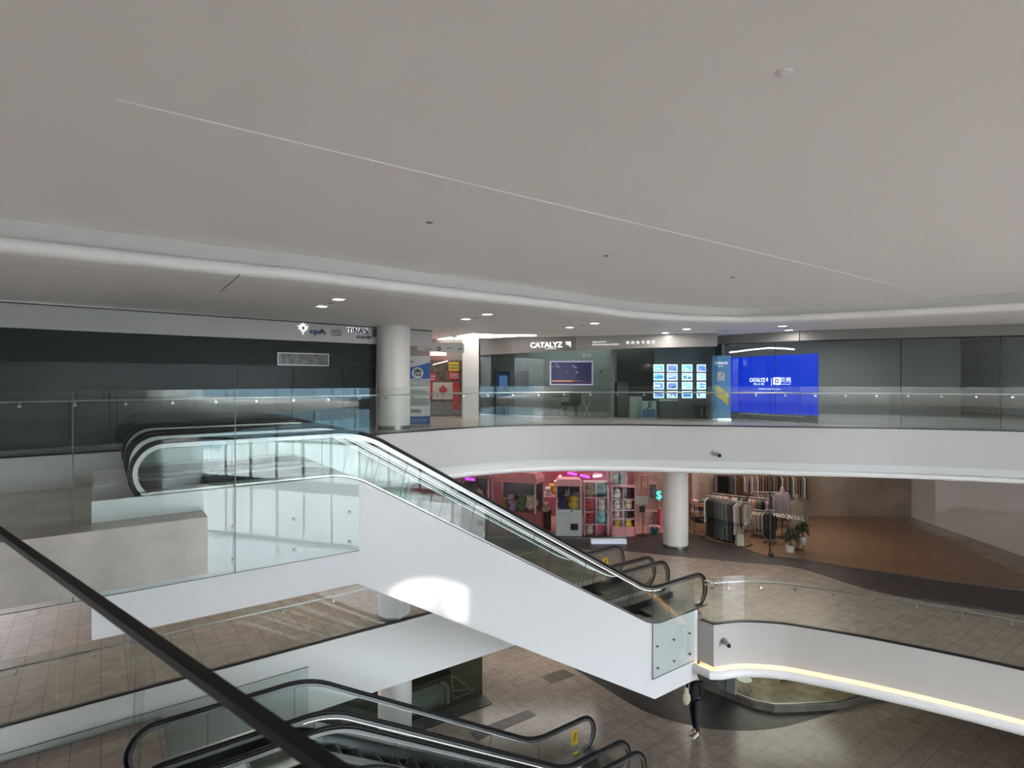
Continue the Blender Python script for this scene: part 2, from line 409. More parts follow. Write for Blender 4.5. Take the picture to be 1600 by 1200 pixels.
wallpoly([B(x0, zs1), B(x1, zs1), B(x1, W[6].z)] + [B(p.x, p.z) for p in (W[6], W[7], W[8])] + [B(x0, W[8].z)])
struct(bw.build('wall_back', M_white))
hb2 = MB()
for x, w_ in ((677, .022), (694, .03)):
    q = to_back(ap(x, 945, 9.4)); hb2.obox((q.x, YB, (z0 + z1) / 2 - .06), (w_, 0, 0), (0, .03, 0), (0, 0, (z1 - z0) / 2 - .07))
struct(hb2.build('sun_opening_bars', mat('grey_mullion', (.16, .17, .18), .4)))  # unseen bars added in the opening to streak the sun patch
struct(MB().obox((5.0, -11, 5.7), (.1, 0, 0), (0, 5, 0), (0, 0, 6.1)).build('wall_back_return', M_white))
struct(MB().obox((11.5, -16, 5.7), (6.5, 0, 0), (0, .1, 0), (0, 0, 6.1)).build('wall_far_back', M_white))
struct(MB().obox((XL, 14, 5.7), (.1, 0, 0), (0, 20, 0), (0, 0, 6.1)).build('wall_left', M_white))
struct(MB().obox((0, 34, 5.7), (20, 0, 0), (0, .1, 0), (0, 0, 6.1)).build('wall_front', mat('rear_wall', (.30, .30, .29), .6)))
struct(MB().obox((XR + .1, 22, 5.7), (.1, 0, 0), (0, 12, 0), (0, 0, 6.1)).build('wall_right', M_white))
# window wall
wf = MB()
yy = -16
while yy <= 4.01:
    wf.obox((XR, yy, 5.7), (.06, 0, 0), (0, .05, 0), (0, 0, 6.1)); yy += 2.0
for zz in (0.1, L2 - .3, L2 + 2.4, L3 - .3, L3 + 2.2, 11.6):
    wf.obox((XR, -6, zz), (.07, 0, 0), (0, 10, 0), (0, 0, .09 if zz not in (L2 - .3, L3 - .3) else .35))
win = struct(wf.build('window_1', mat('grey_mullion', (.16, .17, .18), .4)))
pg = MB().obox((XR, -6, 5.85), (.006, 0, 0), (0, 9.95, 0), (0, 0, 5.8)).build('pane', glass('window_glass', (.95, .97, .97)), win)
struct(MB().obox((XR + .1, 7.05, 5.7), (.1, 0, 0), (0, 3, 0), (0, 0, 6.1)).build('wall_right_front', M_white))
# outside
struct(MB().prism([(XR + .3, -60), (80, -60), (80, 60), (XR + .3, 60)], -1.4, -1.3).build('ground_outside', mat('pavement', (.30, .29, .28), .8, noise=.4, nscale=.3)))
struct(MB().prism([(-160, -160), (220, -160), (220, 200), (-160, 200)], -1.6, -1.4).build('water_outside', mat('outside_water', (.05, .12, .13), .12, noise=.3, nscale=.05)))
hb = MB(); rn = random.Random(3)
for i in range(26):
    a = -1.5 + i * .085; d = 175
    hb.ball((d * math.cos(a), d * math.sin(a), -2), 26, 26, 10 + 9 * rn.random(), 12, 7, .15, i)
struct(hb.build('hills_outside', mat('far_hill', (.10, .16, .20), .9), smooth=60))
# ------------------------------------------------------------------ columns
def column(x, d, r, zb, zt, name):
    c = fx(x, d, 0); b = MB()
    b.lathe([(r, zb + .10), (r, zt)], c, 40)
    o = struct(b.build(name, M_col, smooth=40))
    MB().lathe([(r - .015, zb), (r - .015, zb + .10)], c, 40).build('base_ring', M_dsteel, o, smooth=40)
    return c
CL = column(615, 15.25, .43, L3, SOF, 'column_left_level_three')
column(616, 15.25, .43, L2, L3 - 1.24, 'column_left_level_two')
column(617, 15.25, .44, L1, L2 - .55, 'column_left_level_one')
CR = fx(1055.5, 21.45, 0); CRD = 6.29 * 900 / (853 - 590)
column(1055.5, 21.5, .455, L2, L3 - 1.24, 'column_right_level_two')
# ------------------------------------------------------------------ escalators
V2 = lambda s, z: Vector((s, z))
M_step = mat('step_metal', (.085, .085, .085), .4, .4)
M_yellow = mat('warning_yellow', (.75, .50, .03), .5)
M_yedge = mat('step_edge_brown', (.20, .10, .05), .5)
SL = .587
def escalator(label, group, pa, pb, zt, zb, sa, sb, s0, s1, truss_p=None, steps=True, lights=True):
    """pa nearer balustrade, pb farther; zt/zb handrail heights, sa/sb corners of the incline, s0/s1 newel ends"""
    root = thing('escalator', label, 'escalator', sp((s0 + s1) / 2, (pa + pb) / 2, zb - 1.14), group)
    r = .44
    def rail_path(dz=0.0, ex=0.0):
        a = [V2(sa - 3, zt + dz), V2(sa + dz * .27, zt + dz), V2(sb + dz * .27, zb + dz), V2(sb + 3, zb + dz)]
        q = poly_path(a, [0, 1.6, 1.6, 0], 10)[1:-1]
        rr = r + dz + ex
        nb = [V2(s1 - r + rr * .95 * math.sin(math.pi * i / 12), zb - r + rr * math.cos(math.pi * i / 12)) for i in range(13)]
        nt = [V2(s0 + r - rr * .95 * math.sin(math.pi * i / 12), zt - r + rr * math.cos(math.pi * i / 12)) for i in range(12, -1, -1)]
        return nt + q + nb
    hr = rail_path()
    deckA = [V2(s0 + .15, zt - .72), V2(sa - .26, zt - .72), V2(sb + .05, zb - .87), V2(s1 - .1, zb - .87)]
    deck = poly_path(deckA, [0, 1.4, 1.4, 0], 10)
    to3 = lambda q, p: [sp(a.x, p, CAMZ + a.y) for a in q]
    for k, p in enumerate((pa, pb)):
        inner = 1 if k == 0 else -1
        prof = [(.042 * math.cos(t * math.pi / 6) , .033 * math.sin(t * math.pi / 6)) for t in range(12)]
        MB().sweep(to3(hr, p), prof, N).build('handrail', M_black, root, smooth=50)
        MB().sweep(to3(rail_path(-.062), p), [(.030, .03), (-.030, .03), (-.030, -.03), (.030, -.03)], N).build('rail_profile', M_dsteel, root, smooth=40)
        if lights:
            lp = [q for q in rail_path(-.098)][13:-13]
            MB().sweep(to3(lp, p + (.012 if k else -.012)), [(.016, .005), (-.016, .005), (-.016, -.005), (.016, -.005)], N).build('light_line', M_led, root)
        # glass: strip between the profile and the deck
        gl = MB(); top = rail_path(-.09); K = 60
        def zat(path, s, lower=False):
            best = None
            for a, b in zip(path, path[1:]):
                if min(a.x, b.x) - 1e-6 <= s <= max(a.x, b.x) + 1e-6 and abs(b.x - a.x) > 1e-6:
                    z = a.y + (b.y - a.y) * (s - a.x) / (b.x - a.x)
                    best = z if best is None else max(best, z)
            return best if best is not None else path[-1].y
        ss = [s0 + .12 + (s1 - s0 - .24) * i / K for i in range(K + 1)]
        tp = [(s, zat(top, s)) for s in ss]; bt = [(s, zat(deck, s)) for s in ss]
        vs = []
        for (s, z), (_, zz) in zip(tp, bt):
            for dp in (-.006, .006): vs += [sp(s, p + dp, CAMZ + z), sp(s, p + dp, CAMZ + min(zz, z - .05))]
        fs = []
        for i in range(K):
            a = i * 4; c = a + 4
            fs += [(a, a + 1, c + 1, c), (a + 2, c + 2, c + 3, a + 3), (a, c, c + 2, a + 2), (a + 1, a + 3, c + 3, c + 1)]
        gl.add(vs, fs + [(0, 2, 3, 1), (K * 4, K * 4 + 1, K * 4 + 3, K * 4 + 2)]).build('balustrade_glass', M_glassg, root)
        # thin glass joints
        s = s0 + 1.2
        while s < s1 - .6:
            a, b2 = zat(top, s), zat(deck, s)
            sl = .25 if sa < s < sb else 0
            MB().obox(sp(s, p, CAMZ + (a + b2) / 2), (U * .003), (N * .0075), (Z * (a - b2) / 2 + U * sl * (a - b2) / 2)).build('glass_joint', M_edge, root); s += 1.45
        dk = to3(deck, p)
        o_, i_ = -.10 * inner, .20 * inner
        MB().sweep(dk, [(o_, 0), (i_, 0), (i_, .03), (o_, .03)], N).build('deck_cover', M_dsteel, root, smooth=40)
        MB().sweep(dk, [(i_, .02), (i_ + .012 * inner, .02), (i_ + .012 * inner, -.35), (i_, -.35)], N).build('skirt_panel', M_frame, root, smooth=40)
        sf = [q for q in deck]
    # steps
    if steps:
        top_s, bot_s = sa - .35, sb + .12
        ztop, zbot = zt - .87, zb - 1.02
        w = (pb - pa - .42) / 2; pc = (pa + pb) / 2
        tread = MB().obox((0, 0, -.015), U * .20, N * w, Z * .015).add([], [])
        tm = None; n = int((bot_s - top_s + 1.2) / .4)
        for i in range(n):
            s = top_s - .6 + .4 * i
            t = min(1, max(0, (s + .2 - top_s) / (bot_s - top_s)))
            z = ztop + (zbot - ztop) * t
            zn = ztop + (zbot - ztop) * min(1, max(0, (s + .6 - top_s) / (bot_s - top_s)))
            if tm is None:
                q = MB().obox((0, 0, -.015), U * .20, N * w, Z * .015)
                q.obox(U * .195 + Z * -.13, U * .005, N * w, Z * .115)
                for g in range(-12, 13): q.obox(N * (w * g / 12.5) + Z * .004, U * .19, N * .008, Z * .004)
                e = MB().obox(U * .19 + Z * .004, U * .012, N * w, Z * .006)
                st = q.build('step', M_step); ed = e.build('step_edge', M_yedge); ed.parent = st; tm = (st, ed)
            else:
                st = tm[0].copy(); COL.objects.link(st); ed = tm[1].copy(); COL.objects.link(ed); ed.parent = st
            st.parent = root; st.matrix_parent_inverse = Matrix.Translation(-WORLD_LOC[root.name]); st.location = sp(s, pc, CAMZ + z)
        for s, z in ((s0 + .9, ztop), (s1 - .9 + .2, zbot)):
            MB().obox(sp(s, pc, CAMZ + z - .02), U * .8, N * w, Z * .02).build('landing_plate', M_dsteel, root)
    # pit body
    bz = [V2(s0 + .1, zt - .80), V2(sa - .3, zt - .80), V2(sb + .0, zb - .95), V2(s1 - .2, zb - .95)]
    lz = [V2(s1 - .2, zb - 2.65), V2(sb + .08, zb - 2.65), V2(sa - .12, zt - 2.55), V2(s0 + .1, zt - 2.55)]
    if truss_p:
        tz = poly_path([V2(s0 - .4, zt - .735), V2(sa - .26, zt - .735), V2(sb + .05, zb - .885), V2(s1 - .52, zb - .885)], [0, 1.4, 1.4, 0], 10)
        lo = [V2(s1 - .52, truss_p[2]), V2(truss_p[1], truss_p[2]), V2(truss_p[0], truss_p[3]), V2(s0 - .4, truss_p[3])]
        out = tz + lo
        MB().plate([sp(a.x, pa - .09, CAMZ + a.y) for a in out], N, .03).build('truss_cladding', M_truss, root)
        MB().plate([sp(a.x, pb + .09, CAMZ + a.y) for a in out], N, .03).build('truss_cladding', M_truss, root)
        und = [lo[0], lo[1], lo[2], lo[3]]
        MB().sweep([sp(a.x, (pa + pb) / 2, CAMZ + a.y + .015) for a in und], [((pb - pa) / 2 + .09, .01), (-(pb - pa) / 2 - .09, .01), (-(pb - pa) / 2 - .09, -.01), ((pb - pa) / 2 + .09, -.01)], N).build('truss_soffit', M_truss, root)
    else:
        MB().sweep([sp(a.x, (pa + pb) / 2, CAMZ + a.y - .5) for a in bz], [((pb - pa) / 2 - .05, .2), (-(pb - pa) / 2 + .05, .2), (-(pb - pa) / 2 + .05, -.6), ((pb - pa) / 2 - .05, -.6)], N).build('truss', M_white, root)
    return root
GU = 'pair of escalators from level three down to level two'
GD = 'pair of escalators from level two down to the ground floor'
ea = escalator('large white-sided escalator in the middle with glass balustrades, nearer of the upper pair', GU, 9.5, 10.74, -.90, -5.15, 3.645, 10.885, .3, 13.16, truss_p=(3.51, 10.98, -7.83, -3.465))
eb = escalator('glass-sided escalator running behind the large white-sided escalator, mostly hidden by it', GU, 11.24, 12.48, -.90, -5.15, 3.645, 10.885, .3, 13.16, truss_p=(3.51, 10.98, -7.83, -3.465))
ec = escalator('lower escalator with dark zigzag steps showing and a yellow sticker on its end', GD, 9.9, 11.14, -5.70, -8.86, 3.22, 8.60, .3, 10.66)
ed_ = escalator('lower escalator at the bottom edge of the picture, nearest to the camera', GD, 8.16, 9.4, -5.70, -8.86, 3.22, 8.60, .3, 10.66)

M_white2 = mat('label_white', (.8, .8, .78), .5)
def sticker(root, s, p, z, w, h, tilt=0):
    c = sp(s, p - .012, CAMZ + z)
    o = MB().obox(c, U * w / 2, N * .002, Z * h / 2).build('warning_sticker', M_yellow, root)
    part_label(o, 'yellow warning sticker')
    b = MB().obox(c - N * .003, (U * .3 + Z * .95) * h * .3, N * .001, (U * .95 - Z * .3) * .012)
    b.ball(c - N * .003 + U * .03 + Z * h * .3, .022, .002, .022, 8, 5)
    b.build('pictogram', M_frame, o)
sticker(ec, 9.93, 11.14, -9.27, .22, .36)
sticker(eb, 12.35, 12.48, -5.60, .24, .36)
MB().obox(sp(9.98, 11.12, CAMZ - 9.72), U * .09, N * .002, Z * .07).build('floor_sticker', M_yellow, ec)
MB().obox(sp(10.35, 11.10, CAMZ - 9.80), U * .08, N * .03, Z * .05).build('key_switch', M_dsteel, ec)

# barriers: frosted-looking glass panels bolted to the side of the upper escalator
M_bolt = mat('bolt_steel', (.16, .16, .16), .3, 1.0)
def bolted(label, ss, p, zlo, zhi, bolts, group):
    root = thing('glass_barrier', label, 'barrier', sp((ss[0] + ss[-1]) / 2, p, CAMZ + zlo), group)
    for a, b in zip(ss, ss[1:]):
        gp = MB().obox(sp((a + b) / 2, p, CAMZ + (zlo + zhi) / 2), U * ((b - a) / 2 - .004), N * .008, Z * (zhi - zlo) / 2).build('glass_panel', M_glassg, root)
        eb_ = MB().obox(sp(a + .006, p, CAMZ + (zlo + zhi) / 2), U * .006, N * .0085, Z * (zhi - zlo) / 2); eb_.obox(sp((a + b) / 2, p, CAMZ + zlo - .003), U * ((b - a) / 2), N * .0085, Z * .003)
        eb_.build('edge', M_edge, gp)
    for x, y in bolts:
        c = ap(x, y, p)
        b = MB().rod(c - N * .022, c - N * .009, .026, n=16); b.rod(c, c + N * .035, .016)
        b.build('standoff_bolt', M_bolt, root, smooth=40)
    return root
s561 = 3.53
bolted('tall green glass barrier bolted to the upper left side of the large escalator', [-2.2, -.3, 1.62, s561], 9.362, -2.90, -.17,
       [(365, 823), (365, 874), (460, 811), (460, 859), (547, 800), (547, 846)], None)
a_, b_ = ap(1019.5, 1000, 9.362), ap(1085, 1000, 9.362)
sA, sB = a_.dot(U), b_.dot(U)
bolted('small green glass barrier bolted to the lower right end of the large escalator', [sA, sB], 9.362, -7.30, -5.11,
       [(1027, 1010), (1053, 999.5), (1077.5, 989.7), (1028, 1044), (1053.5, 1033), (1078, 1022)], None)
fr = thing('glass_barrier', 'pale green glass panel on the white walkway face behind the lower escalators', 'barrier', sp(0, 13.66, 2.2))
c1 = ap(482, 1042, 13.66)
MB().obox(sp((c1.dot(U) - 4) / 2, 13.66, (c1.z + 2.2) / 2), U * ((c1.dot(U) + 4) / 2), N * .006, Z * (c1.z - 2.2) / 2).build('glass_panel', M_glassg, fr)
MB().obox(sp((c1.dot(U) - 4) / 2, 13.66, c1.z + .003), U * ((c1.dot(U) + 4) / 2), N * .007, Z * .004).build('panel_edge', M_edge, fr)

# ------------------------------------------------------------------ glass guards
def resample(curve, step):
    out = [curve[0].copy()]; acc = 0
    for a, b in zip(curve, curve[1:]):
        L = (b - a).length; d = step - acc
        while d <= L:
            out.append(a.lerp(b, d / L)); d += step
        acc = L - (d - step)
    if (out[-1] - curve[-1]).length > .25: out.append(curve[-1].copy())
    return out
def guard(label, curves, zf, h, rail_h, step=1.5, skip=None):
    base = curves[0][0]
    root = thing('glass_guard', label, 'railing', (base.x, base.y, zf))
    allp = []
    for cv in curves:
        g = off(cv, -.05); allp += g
        fine = resample(at_z(g, 0), .1)
        pts = resample(at_z(g, 0), step)
        rail = off(at_z(g, 0), -.11)
        for a, b in zip(pts, pts[1:]):
            # panel follows the curve
            ia = min(range(len(fine)), key=lambda i: (fine[i] - a).length); ib = min(range(len(fine)), key=lambda i: (fine[i] - b).length)
            seg = [a.lerp(b, .004)] + fine[ia + 1:ib] + [b.lerp(a, .004)]
            seg = [q for i, q in enumerate(seg) if i == 0 or (q - seg[i - 1]).length > .02]
            if len(seg) < 2: continue
            MB().sweep(seg, [(.006, zf + .02), (.006, zf + h), (-.006, zf + h), (-.006, zf + .02)], up=Z).build('glass_panel', M_glass, root)
            for t in (.25, .75):
                q = a.lerp(b, t); d = (b - a).normalized(); nn = Vector((-d.y, d.x, 0))
                bk = MB().rod(q + Z * (zf + rail_h - .07) - nn * .02, q + Z * (zf + rail_h - .07) + nn * .05, .026, n=12)
                bk.rod(q + Z * (zf + rail_h - .07) + nn * .045, q + nn * .10 + Z * (zf + rail_h), .009)
                bk.build('rail_bracket', M_steel, root, smooth=40)
        MB().tube(at_z(rail, zf + rail_h), .021, 10).build('handrail', M_steel, root, smooth=60)
        MB().sweep(at_z(cv, 0), [(.012, zf), (.012, zf + .035), (-.07, zf + .035), (-.07, zf)], up=Z).build('base_channel', M_frame, root, smooth=40)
    return root
guard('long curved glass guard with steel handrail along the far edge of level three', [E3], L3, 1.11, .93)
guard('angled and curved glass guard with steel handrail around the right end of level two', [[E2R_side[0].lerp(E2R_side[1], .3), E2R_side[1]], E2R], L2, 1.18, .99, 1.7)
guard('straight glass guard with steel handrail along the left level two walkway', [[sp(-10, 13.75), sp(10.7, 13.75)]], L2, 1.18, .97, 2.33)
# guard right in front of the camera: dark rail and post
ra, rb_ = Vector((-2.735, 2.627, CAMZ - .42)), Vector((.9, -.247, CAMZ - .42))
d = (rb_ - ra).normalized()
nr = thing('near_railing', 'blurred dark railing with a thin post crossing the lower left corner, close to the camera', 'railing', (ra.x, ra.y, L3))
MB().obox((ra + rb_) / 2, d * (rb_ - ra).length / 2, Vector((-d.y, d.x, 0)) * .010, Z * .007).build('top_rail', mat('near_rail_black', (.006, .006, .006), .6, spec=.2), nr)
pp = Vector((-.235, .65, 0))
for k in (-2.6, 0, .6):
    q = pp + d * k
    MB().obox((q.x, q.y, CAMZ - .44 - .45), d * .0065, Vector((-d.y, d.x, 0)) * .02, Z * .45).build('post', MATS['near_rail_black'], nr)
MB().obox(Vector((pp.x, pp.y, CAMZ - 1.35)) + d * -.4, d * 1.6, Vector((-d.y, d.x, 0)) * .03, Z * .02).build('bottom_rail', M_frame, nr)
# ------------------------------------------------------------------ level 3 shops
DEPTHN = Vector((0, 1, 0))
def s3(s, p, z=0.0): return sp(s, p, z, U3, N3)
# left dark shop front, plane p = 14
A3, B3 = fx(350, 12.65, 0), fx(588, 15.25, 0)
U3 = (B3 - A3).normalized(); N3 = Vector((-U3.y, U3.x, 0)); PL = A3.dot(N3)
sR = ap(587.5, 600, PL, N3).dot(U3); sH = ap(673, 525, PL, N3).dot(U3)
struct(MB().obox(s3((sH - 9) / 2, PL, (10.9 + SOF) / 2 - .02), U3 * (sH + 9) / 2, N3 * .06, Z * (SOF - 10.9) / 2).build('wall_header_left', mat('header_plaster', (.42, .41, .40), .5)))
struct(MB().obox(s3((sH - 9) / 2, PL - .05, SOF - .035), U3 * (sH + 9) / 2, N3 * .03, Z * .012).build('trim_shadow_gap', M_frame))
lf = thing('storefront', 'dark glazed shop front behind the guard left of the round white column', 'shop front', s3(0, PL, L3))
js = [-9, -6, -3.5, -1.0] + [ap(x, 560, PL, N3).dot(U3) for x in (371, 457, 535)] + [sR]
for a, b in zip(js, js[1:]):
    MB().obox(s3((a + b) / 2, PL, (L3 + 10.28) / 2 + .03), U3 * ((b - a) / 2 - .006), N3 * .01, Z * ((10.28 - L3) / 2 - .03)).build('dark_glass_panel', M_shopdark, lf)
MB().obox(s3((sR - 9) / 2, PL, (10.90 + 10.285) / 2), U3 * (sR + 9) / 2, N3 * .01, Z * (10.90 - 10.29) / 2).build('upper_panel', mat('upper_dark_panel', (.026, .032, .034), .5, spec=.12), lf)
MB().obox(s3((sR - 9) / 2, PL + .03, (L3 + 10.9) / 2), U3 * (sR + 9) / 2, N3 * .01, Z * (10.9 - L3) / 2).build('joint_backing', mat('joint_grey', (.16, .17, .17), .5), lf)
f0, f1 = ap(434, 559, PL - .03, N3), ap(513, 559, PL - .03, N3)
dw = thing('display_window', 'dark framed letterbox display window high on the dark left shop front', 'display window', (f0 + f1) / 2 - Z * .2)
fc = (f0 + f1) / 2; fw = (f1 - f0).length / 2; fc.z = 10.44
fb = MB()
for zz in (.14, -.14): fb.obox(fc + Z * zz, U3 * fw, N3 * .015, Z * .009)
for ss in (-1, 1): fb.obox(fc + U3 * fw * ss, U3 * .009, N3 * .015, Z * .15)
fb.build('frame', M_dsteel, dw)
MB().obox(fc, U3 * fw, N3 * .006, Z * .14).build('pane', mat('patterned_dark', (.05, .042, .04), .25, noise=.8, nscale=9), dw)
# lettering on the left header
PF = PL - .07
sg = thing('shop_sign', 'white and navy leaf logo with navy letters on the left grey header', 'sign', ap(495, 518, PF, N3))
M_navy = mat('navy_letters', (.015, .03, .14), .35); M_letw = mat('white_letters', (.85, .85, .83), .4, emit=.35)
M_letgrey = mat('dark_grey_letters', (.08, .08, .085), .5)
leaf = [(0, 1), (.14, .68), (.34, .80), (.28, .42), (.52, .58), (.60, .42), (.92, .42), (.78, .22), (.88, .08), (.46, -.24), (.52, -.44), (.10, -.36), (.06, -.95), (-.06, -.95), (-.10, -.36), (-.52, -.44), (-.46, -.24), (-.88, .08), (-.78, .22), (-.92, .42), (-.60, .42), (-.52, .58), (-.28, .42), (-.34, .80), (-.14, .68)]
logo = [(0, 1), (.16, .52), (.42, .80), (.33, .34), (.95, .44), (.60, .08), (.80, -.14), (.30, -.22), (.34, -.52), (.07, -.38), (.06, -1)]
logo += [(-x, y) for x, y in reversed(logo[1:])]
lc = ap(473.5, 513, PF, N3); ls = .150
MB().plate([lc + U3 * x * ls + Z * y * ls for x, y in logo], N3, .02).build('leaf_logo', M_letw, sg)
MB().plate([lc - N3 * .014 + U3 * x * ls * .30 + Z * y * ls * .42 for x, y in logo], N3, .01).build('leaf_core', M_navy, sg)
text('letters', 'cpA', ap(496.5, 519, PF, N3), U3, .155, M_navy, sg, width=.41, depth=.03, bold=.02)
for k, (w_, q) in enumerate(((11, 'CHARTERED'), (13, 'PROFESSIONAL'), (11, 'ACCOUNTANT'))):
    text('small_letters', q, ap(525.5, 516.2 + k * 3.6, PF, N3), U3, .028, M_letgrey, sg, width=.26 + .04 * (k == 1), depth=.012)
sg2 = thing('shop_sign', 'navy lettered sign with white edges beside the leaf logo, partly behind the white column', 'sign', ap(560, 518, PF, N3))
text('letters', 'TINA X', ap(559.5, 517, PF, N3), U3, .13, M_navy, sg2, width=.60, depth=.03, bold=.02)
text('letter_backing', 'TINA X', ap(559.0, 516.3, PF, N3) + N3 * .006, U3, .135, M_letw, sg2, width=.61, depth=.02, bold=.01)
text('small_letters', '会计师', ap(568, 527, PF, N3), U3, .085, M_letgrey, sg2, width=.42, depth=.02, bold=.01)
MB().obox(ap(585, 520, PF, N3), U3 * .055, N3 * .01, Z * .11).build('round_emblem', M_letgrey, sg2)

# header and curved glazing of the middle shop
HP = [(750, 20.5, .797), (800, 19.85, .829), (850, 19.3, .858), (900, 18.9, .885), (950, 18.6, .912), (1000, 18.25, .938), (1060, 17.85, .946), (1121, 17.5, .953)]
HC = [fx(x, d_, 0) for x, d_, z in HP]
def hdr(i0, i1, name, m):
    vs, fs = [], []
    for (x, d_, z), p in zip(HP[i0:i1 + 1], HC[i0:i1 + 1]):
        for dy in (0, .12): vs += [(p.x, p.y + dy, CAMZ + z), (p.x, p.y + dy, SOF + .02)]
    n = i1 - i0 + 1
    for i in range(n - 1):
        a, c = i * 4, i * 4 + 4
        fs += [(a, c, c + 1, a + 1), (a + 2, a + 3, c + 3, c + 2), (a, a + 2, c + 2, c), (a + 1, c + 1, c + 3, a + 3)]
    fs += [(0, 1, 3, 2), ((n - 1) * 4, (n - 1) * 4 + 2, (n - 1) * 4 + 3, (n - 1) * 4 + 1)]
    return struct(MB().add(vs, fs).build(name, m))
hdr(0, 3, 'wall_header_middle', mat('header_brown_grey', (.175, .165, .157), .3))
hdr(3, 7, 'wall_header_right', mat('header_light_grey', (.27, .26, .255), .3))
sf = thing('storefront', 'curved greenish glass shop front under the white lettered header', 'shop front', (HC[3].x, HC[3].y, L3))
for (xa, da, za), (xb, db, zb) in zip(HP, HP[1:]):
    a, b = fx(xa, da + .06, 0), fx(xb, db + .06, 0); mid = (a + b) / 2; zm = (za + zb) / 2
    for p, q, z0_, z1_ in ((a, mid, za, zm), (mid, b, zm, zb)):
        MB().slab(p.lerp(q, .004), q.lerp(p, .004), L3 + .02, CAMZ + min(z0_, z1_) + .01, .012).build('glass_panel', M_shopglass, sf)
        MB().slab(q.lerp(p, .003), q.lerp(p, -.003), L3 + .02, CAMZ + z1_, .016).build('glass_joint', M_edge, sf)
MB().sweep([fx(x, d_ + .06, L3 + .01) for x, d_, z in HP], [(.02, .0), (.02, .05), (-.02, .05), (-.02, 0)], up=Z).build('floor_channel', M_dsteel, sf)
def tang(i): return (HC[min(i + 1, 7)] - HC[max(i - 1, 0)]).normalized()
def hface(x, y, dp=-.02):
    for (xa, da, za), (xb, db, zb) in zip(HP, HP[1:]):
        if xa <= x <= xb:
            a, b = fx(xa, da, 0), fx(xb, db, 0); t = (b - a).normalized()
            k = (x - 800) / F; s = (a.x - k * a.y) / (k * t.y - t.x); q = a + t * s + Vector((t.y, -t.x, 0)) * -dp * 1
            return Vector((q.x, q.y, CAMZ + (HY - y) / F * q.y)), t
c, t = hface(859, 538.5, -.015)
ms = thing('shop_sign', 'large white capital letters on the grey header above the wide curved shop window', 'sign', c)
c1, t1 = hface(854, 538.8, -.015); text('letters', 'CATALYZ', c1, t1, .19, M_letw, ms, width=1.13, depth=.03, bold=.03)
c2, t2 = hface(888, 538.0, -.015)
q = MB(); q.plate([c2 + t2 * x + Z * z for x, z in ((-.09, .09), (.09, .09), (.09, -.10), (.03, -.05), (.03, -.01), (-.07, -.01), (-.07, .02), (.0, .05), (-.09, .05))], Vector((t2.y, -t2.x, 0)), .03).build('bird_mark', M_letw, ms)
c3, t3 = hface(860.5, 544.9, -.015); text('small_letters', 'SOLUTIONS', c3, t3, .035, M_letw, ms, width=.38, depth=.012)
c, t = hface(947, 536, -.015)
ms2 = thing('shop_sign', 'two lines of small white capitals on the grey header right of the large white letters', 'sign', c)
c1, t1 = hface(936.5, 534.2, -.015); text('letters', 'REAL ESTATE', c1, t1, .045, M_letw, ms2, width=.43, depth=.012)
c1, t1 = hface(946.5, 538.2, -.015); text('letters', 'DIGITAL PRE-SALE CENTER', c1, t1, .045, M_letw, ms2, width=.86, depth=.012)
c, t = hface(1003, 535, -.015)
ms3 = thing('shop_sign', 'row of six white Chinese characters on the grey header near its right end', 'sign', c)
for k, ch in enumerate('楼尚数字展厅'):
    c1, t1 = hface(981 + k * 8, 535.3 - k * .12, -.015); text('character', ch, c1, t1, .10, M_letw, ms3, width=.10, depth=.012)
nb = thing('unit_number', 'white unit number 3010 on the glass under the grey header', 'sign', hface(916, 555, 0)[0])
c1, t1 = hface(916, 555, .03); text('digits', '3010', c1, t1, .11, mat('pale_digits', (.55, .56, .55), .5), nb, width=.29, depth=.006)

# interior of the middle shop
M_int = mat('shop_wall_green_grey', (.22, .25, .235), .6)
struct(MB().slab(fx(735, 23.5, 0), fx(962, 22.3, 0), L3, SOF, .1).build('wall_shop_back', M_int))
struct(MB().slab(fx(960, 21.9, 0), fx(1026, 21.4, 0), L3, SOF, .1).build('wall_shop_back_dark', mat('shop_wall_dark', (.045, .05, .046), .6)))
struct(MB().slab(fx(1022, 19.6, 0), fx(1125, 19.2, 0), L3, SOF, .1).build('wall_poster', mat('poster_wall', (.10, .11, .125), .5)))
struct(MB().slab(fx(737, 20.6, 0), fx(735, 23.6, 0), L3, SOF, .1).build('wall_shop_side', M_int))
struct(MB().slab(fx(957, 18.8, 0), fx(962, 22.2, 0), L3, CAMZ + .91, .1).build('wall_shop_partition', M_int))
# pillar left of it
pl = MB().prism([(p.x, p.y) for p in (fx(723, 19.0, 0), fx(748, 19.0, 0), fx(746, 19.8, 0), fx(722, 19.8, 0))], L3, SOF).build('pillar_square', mat('pillar_paint', (.52, .52, .51), .5)); struct(pl)
def screen_mat(name, col, e): return mat(name, col, .3, emit=e, ecol=col)
def face_panel(name, x0, x1, y0, y1, d, t, m, parent=None, yaw=0.0):
    a, b = pd(x0, y1, d), pd(x1, y0, d); c = (a + b) / 2
    return MB().obox(c + Vector((0, t / 2, 0)), (abs(b.x - a.x) / 2, 0, 0), (0, t / 2, 0), (0, 0, abs(b.z - a.z) / 2)).build(name, m, parent)
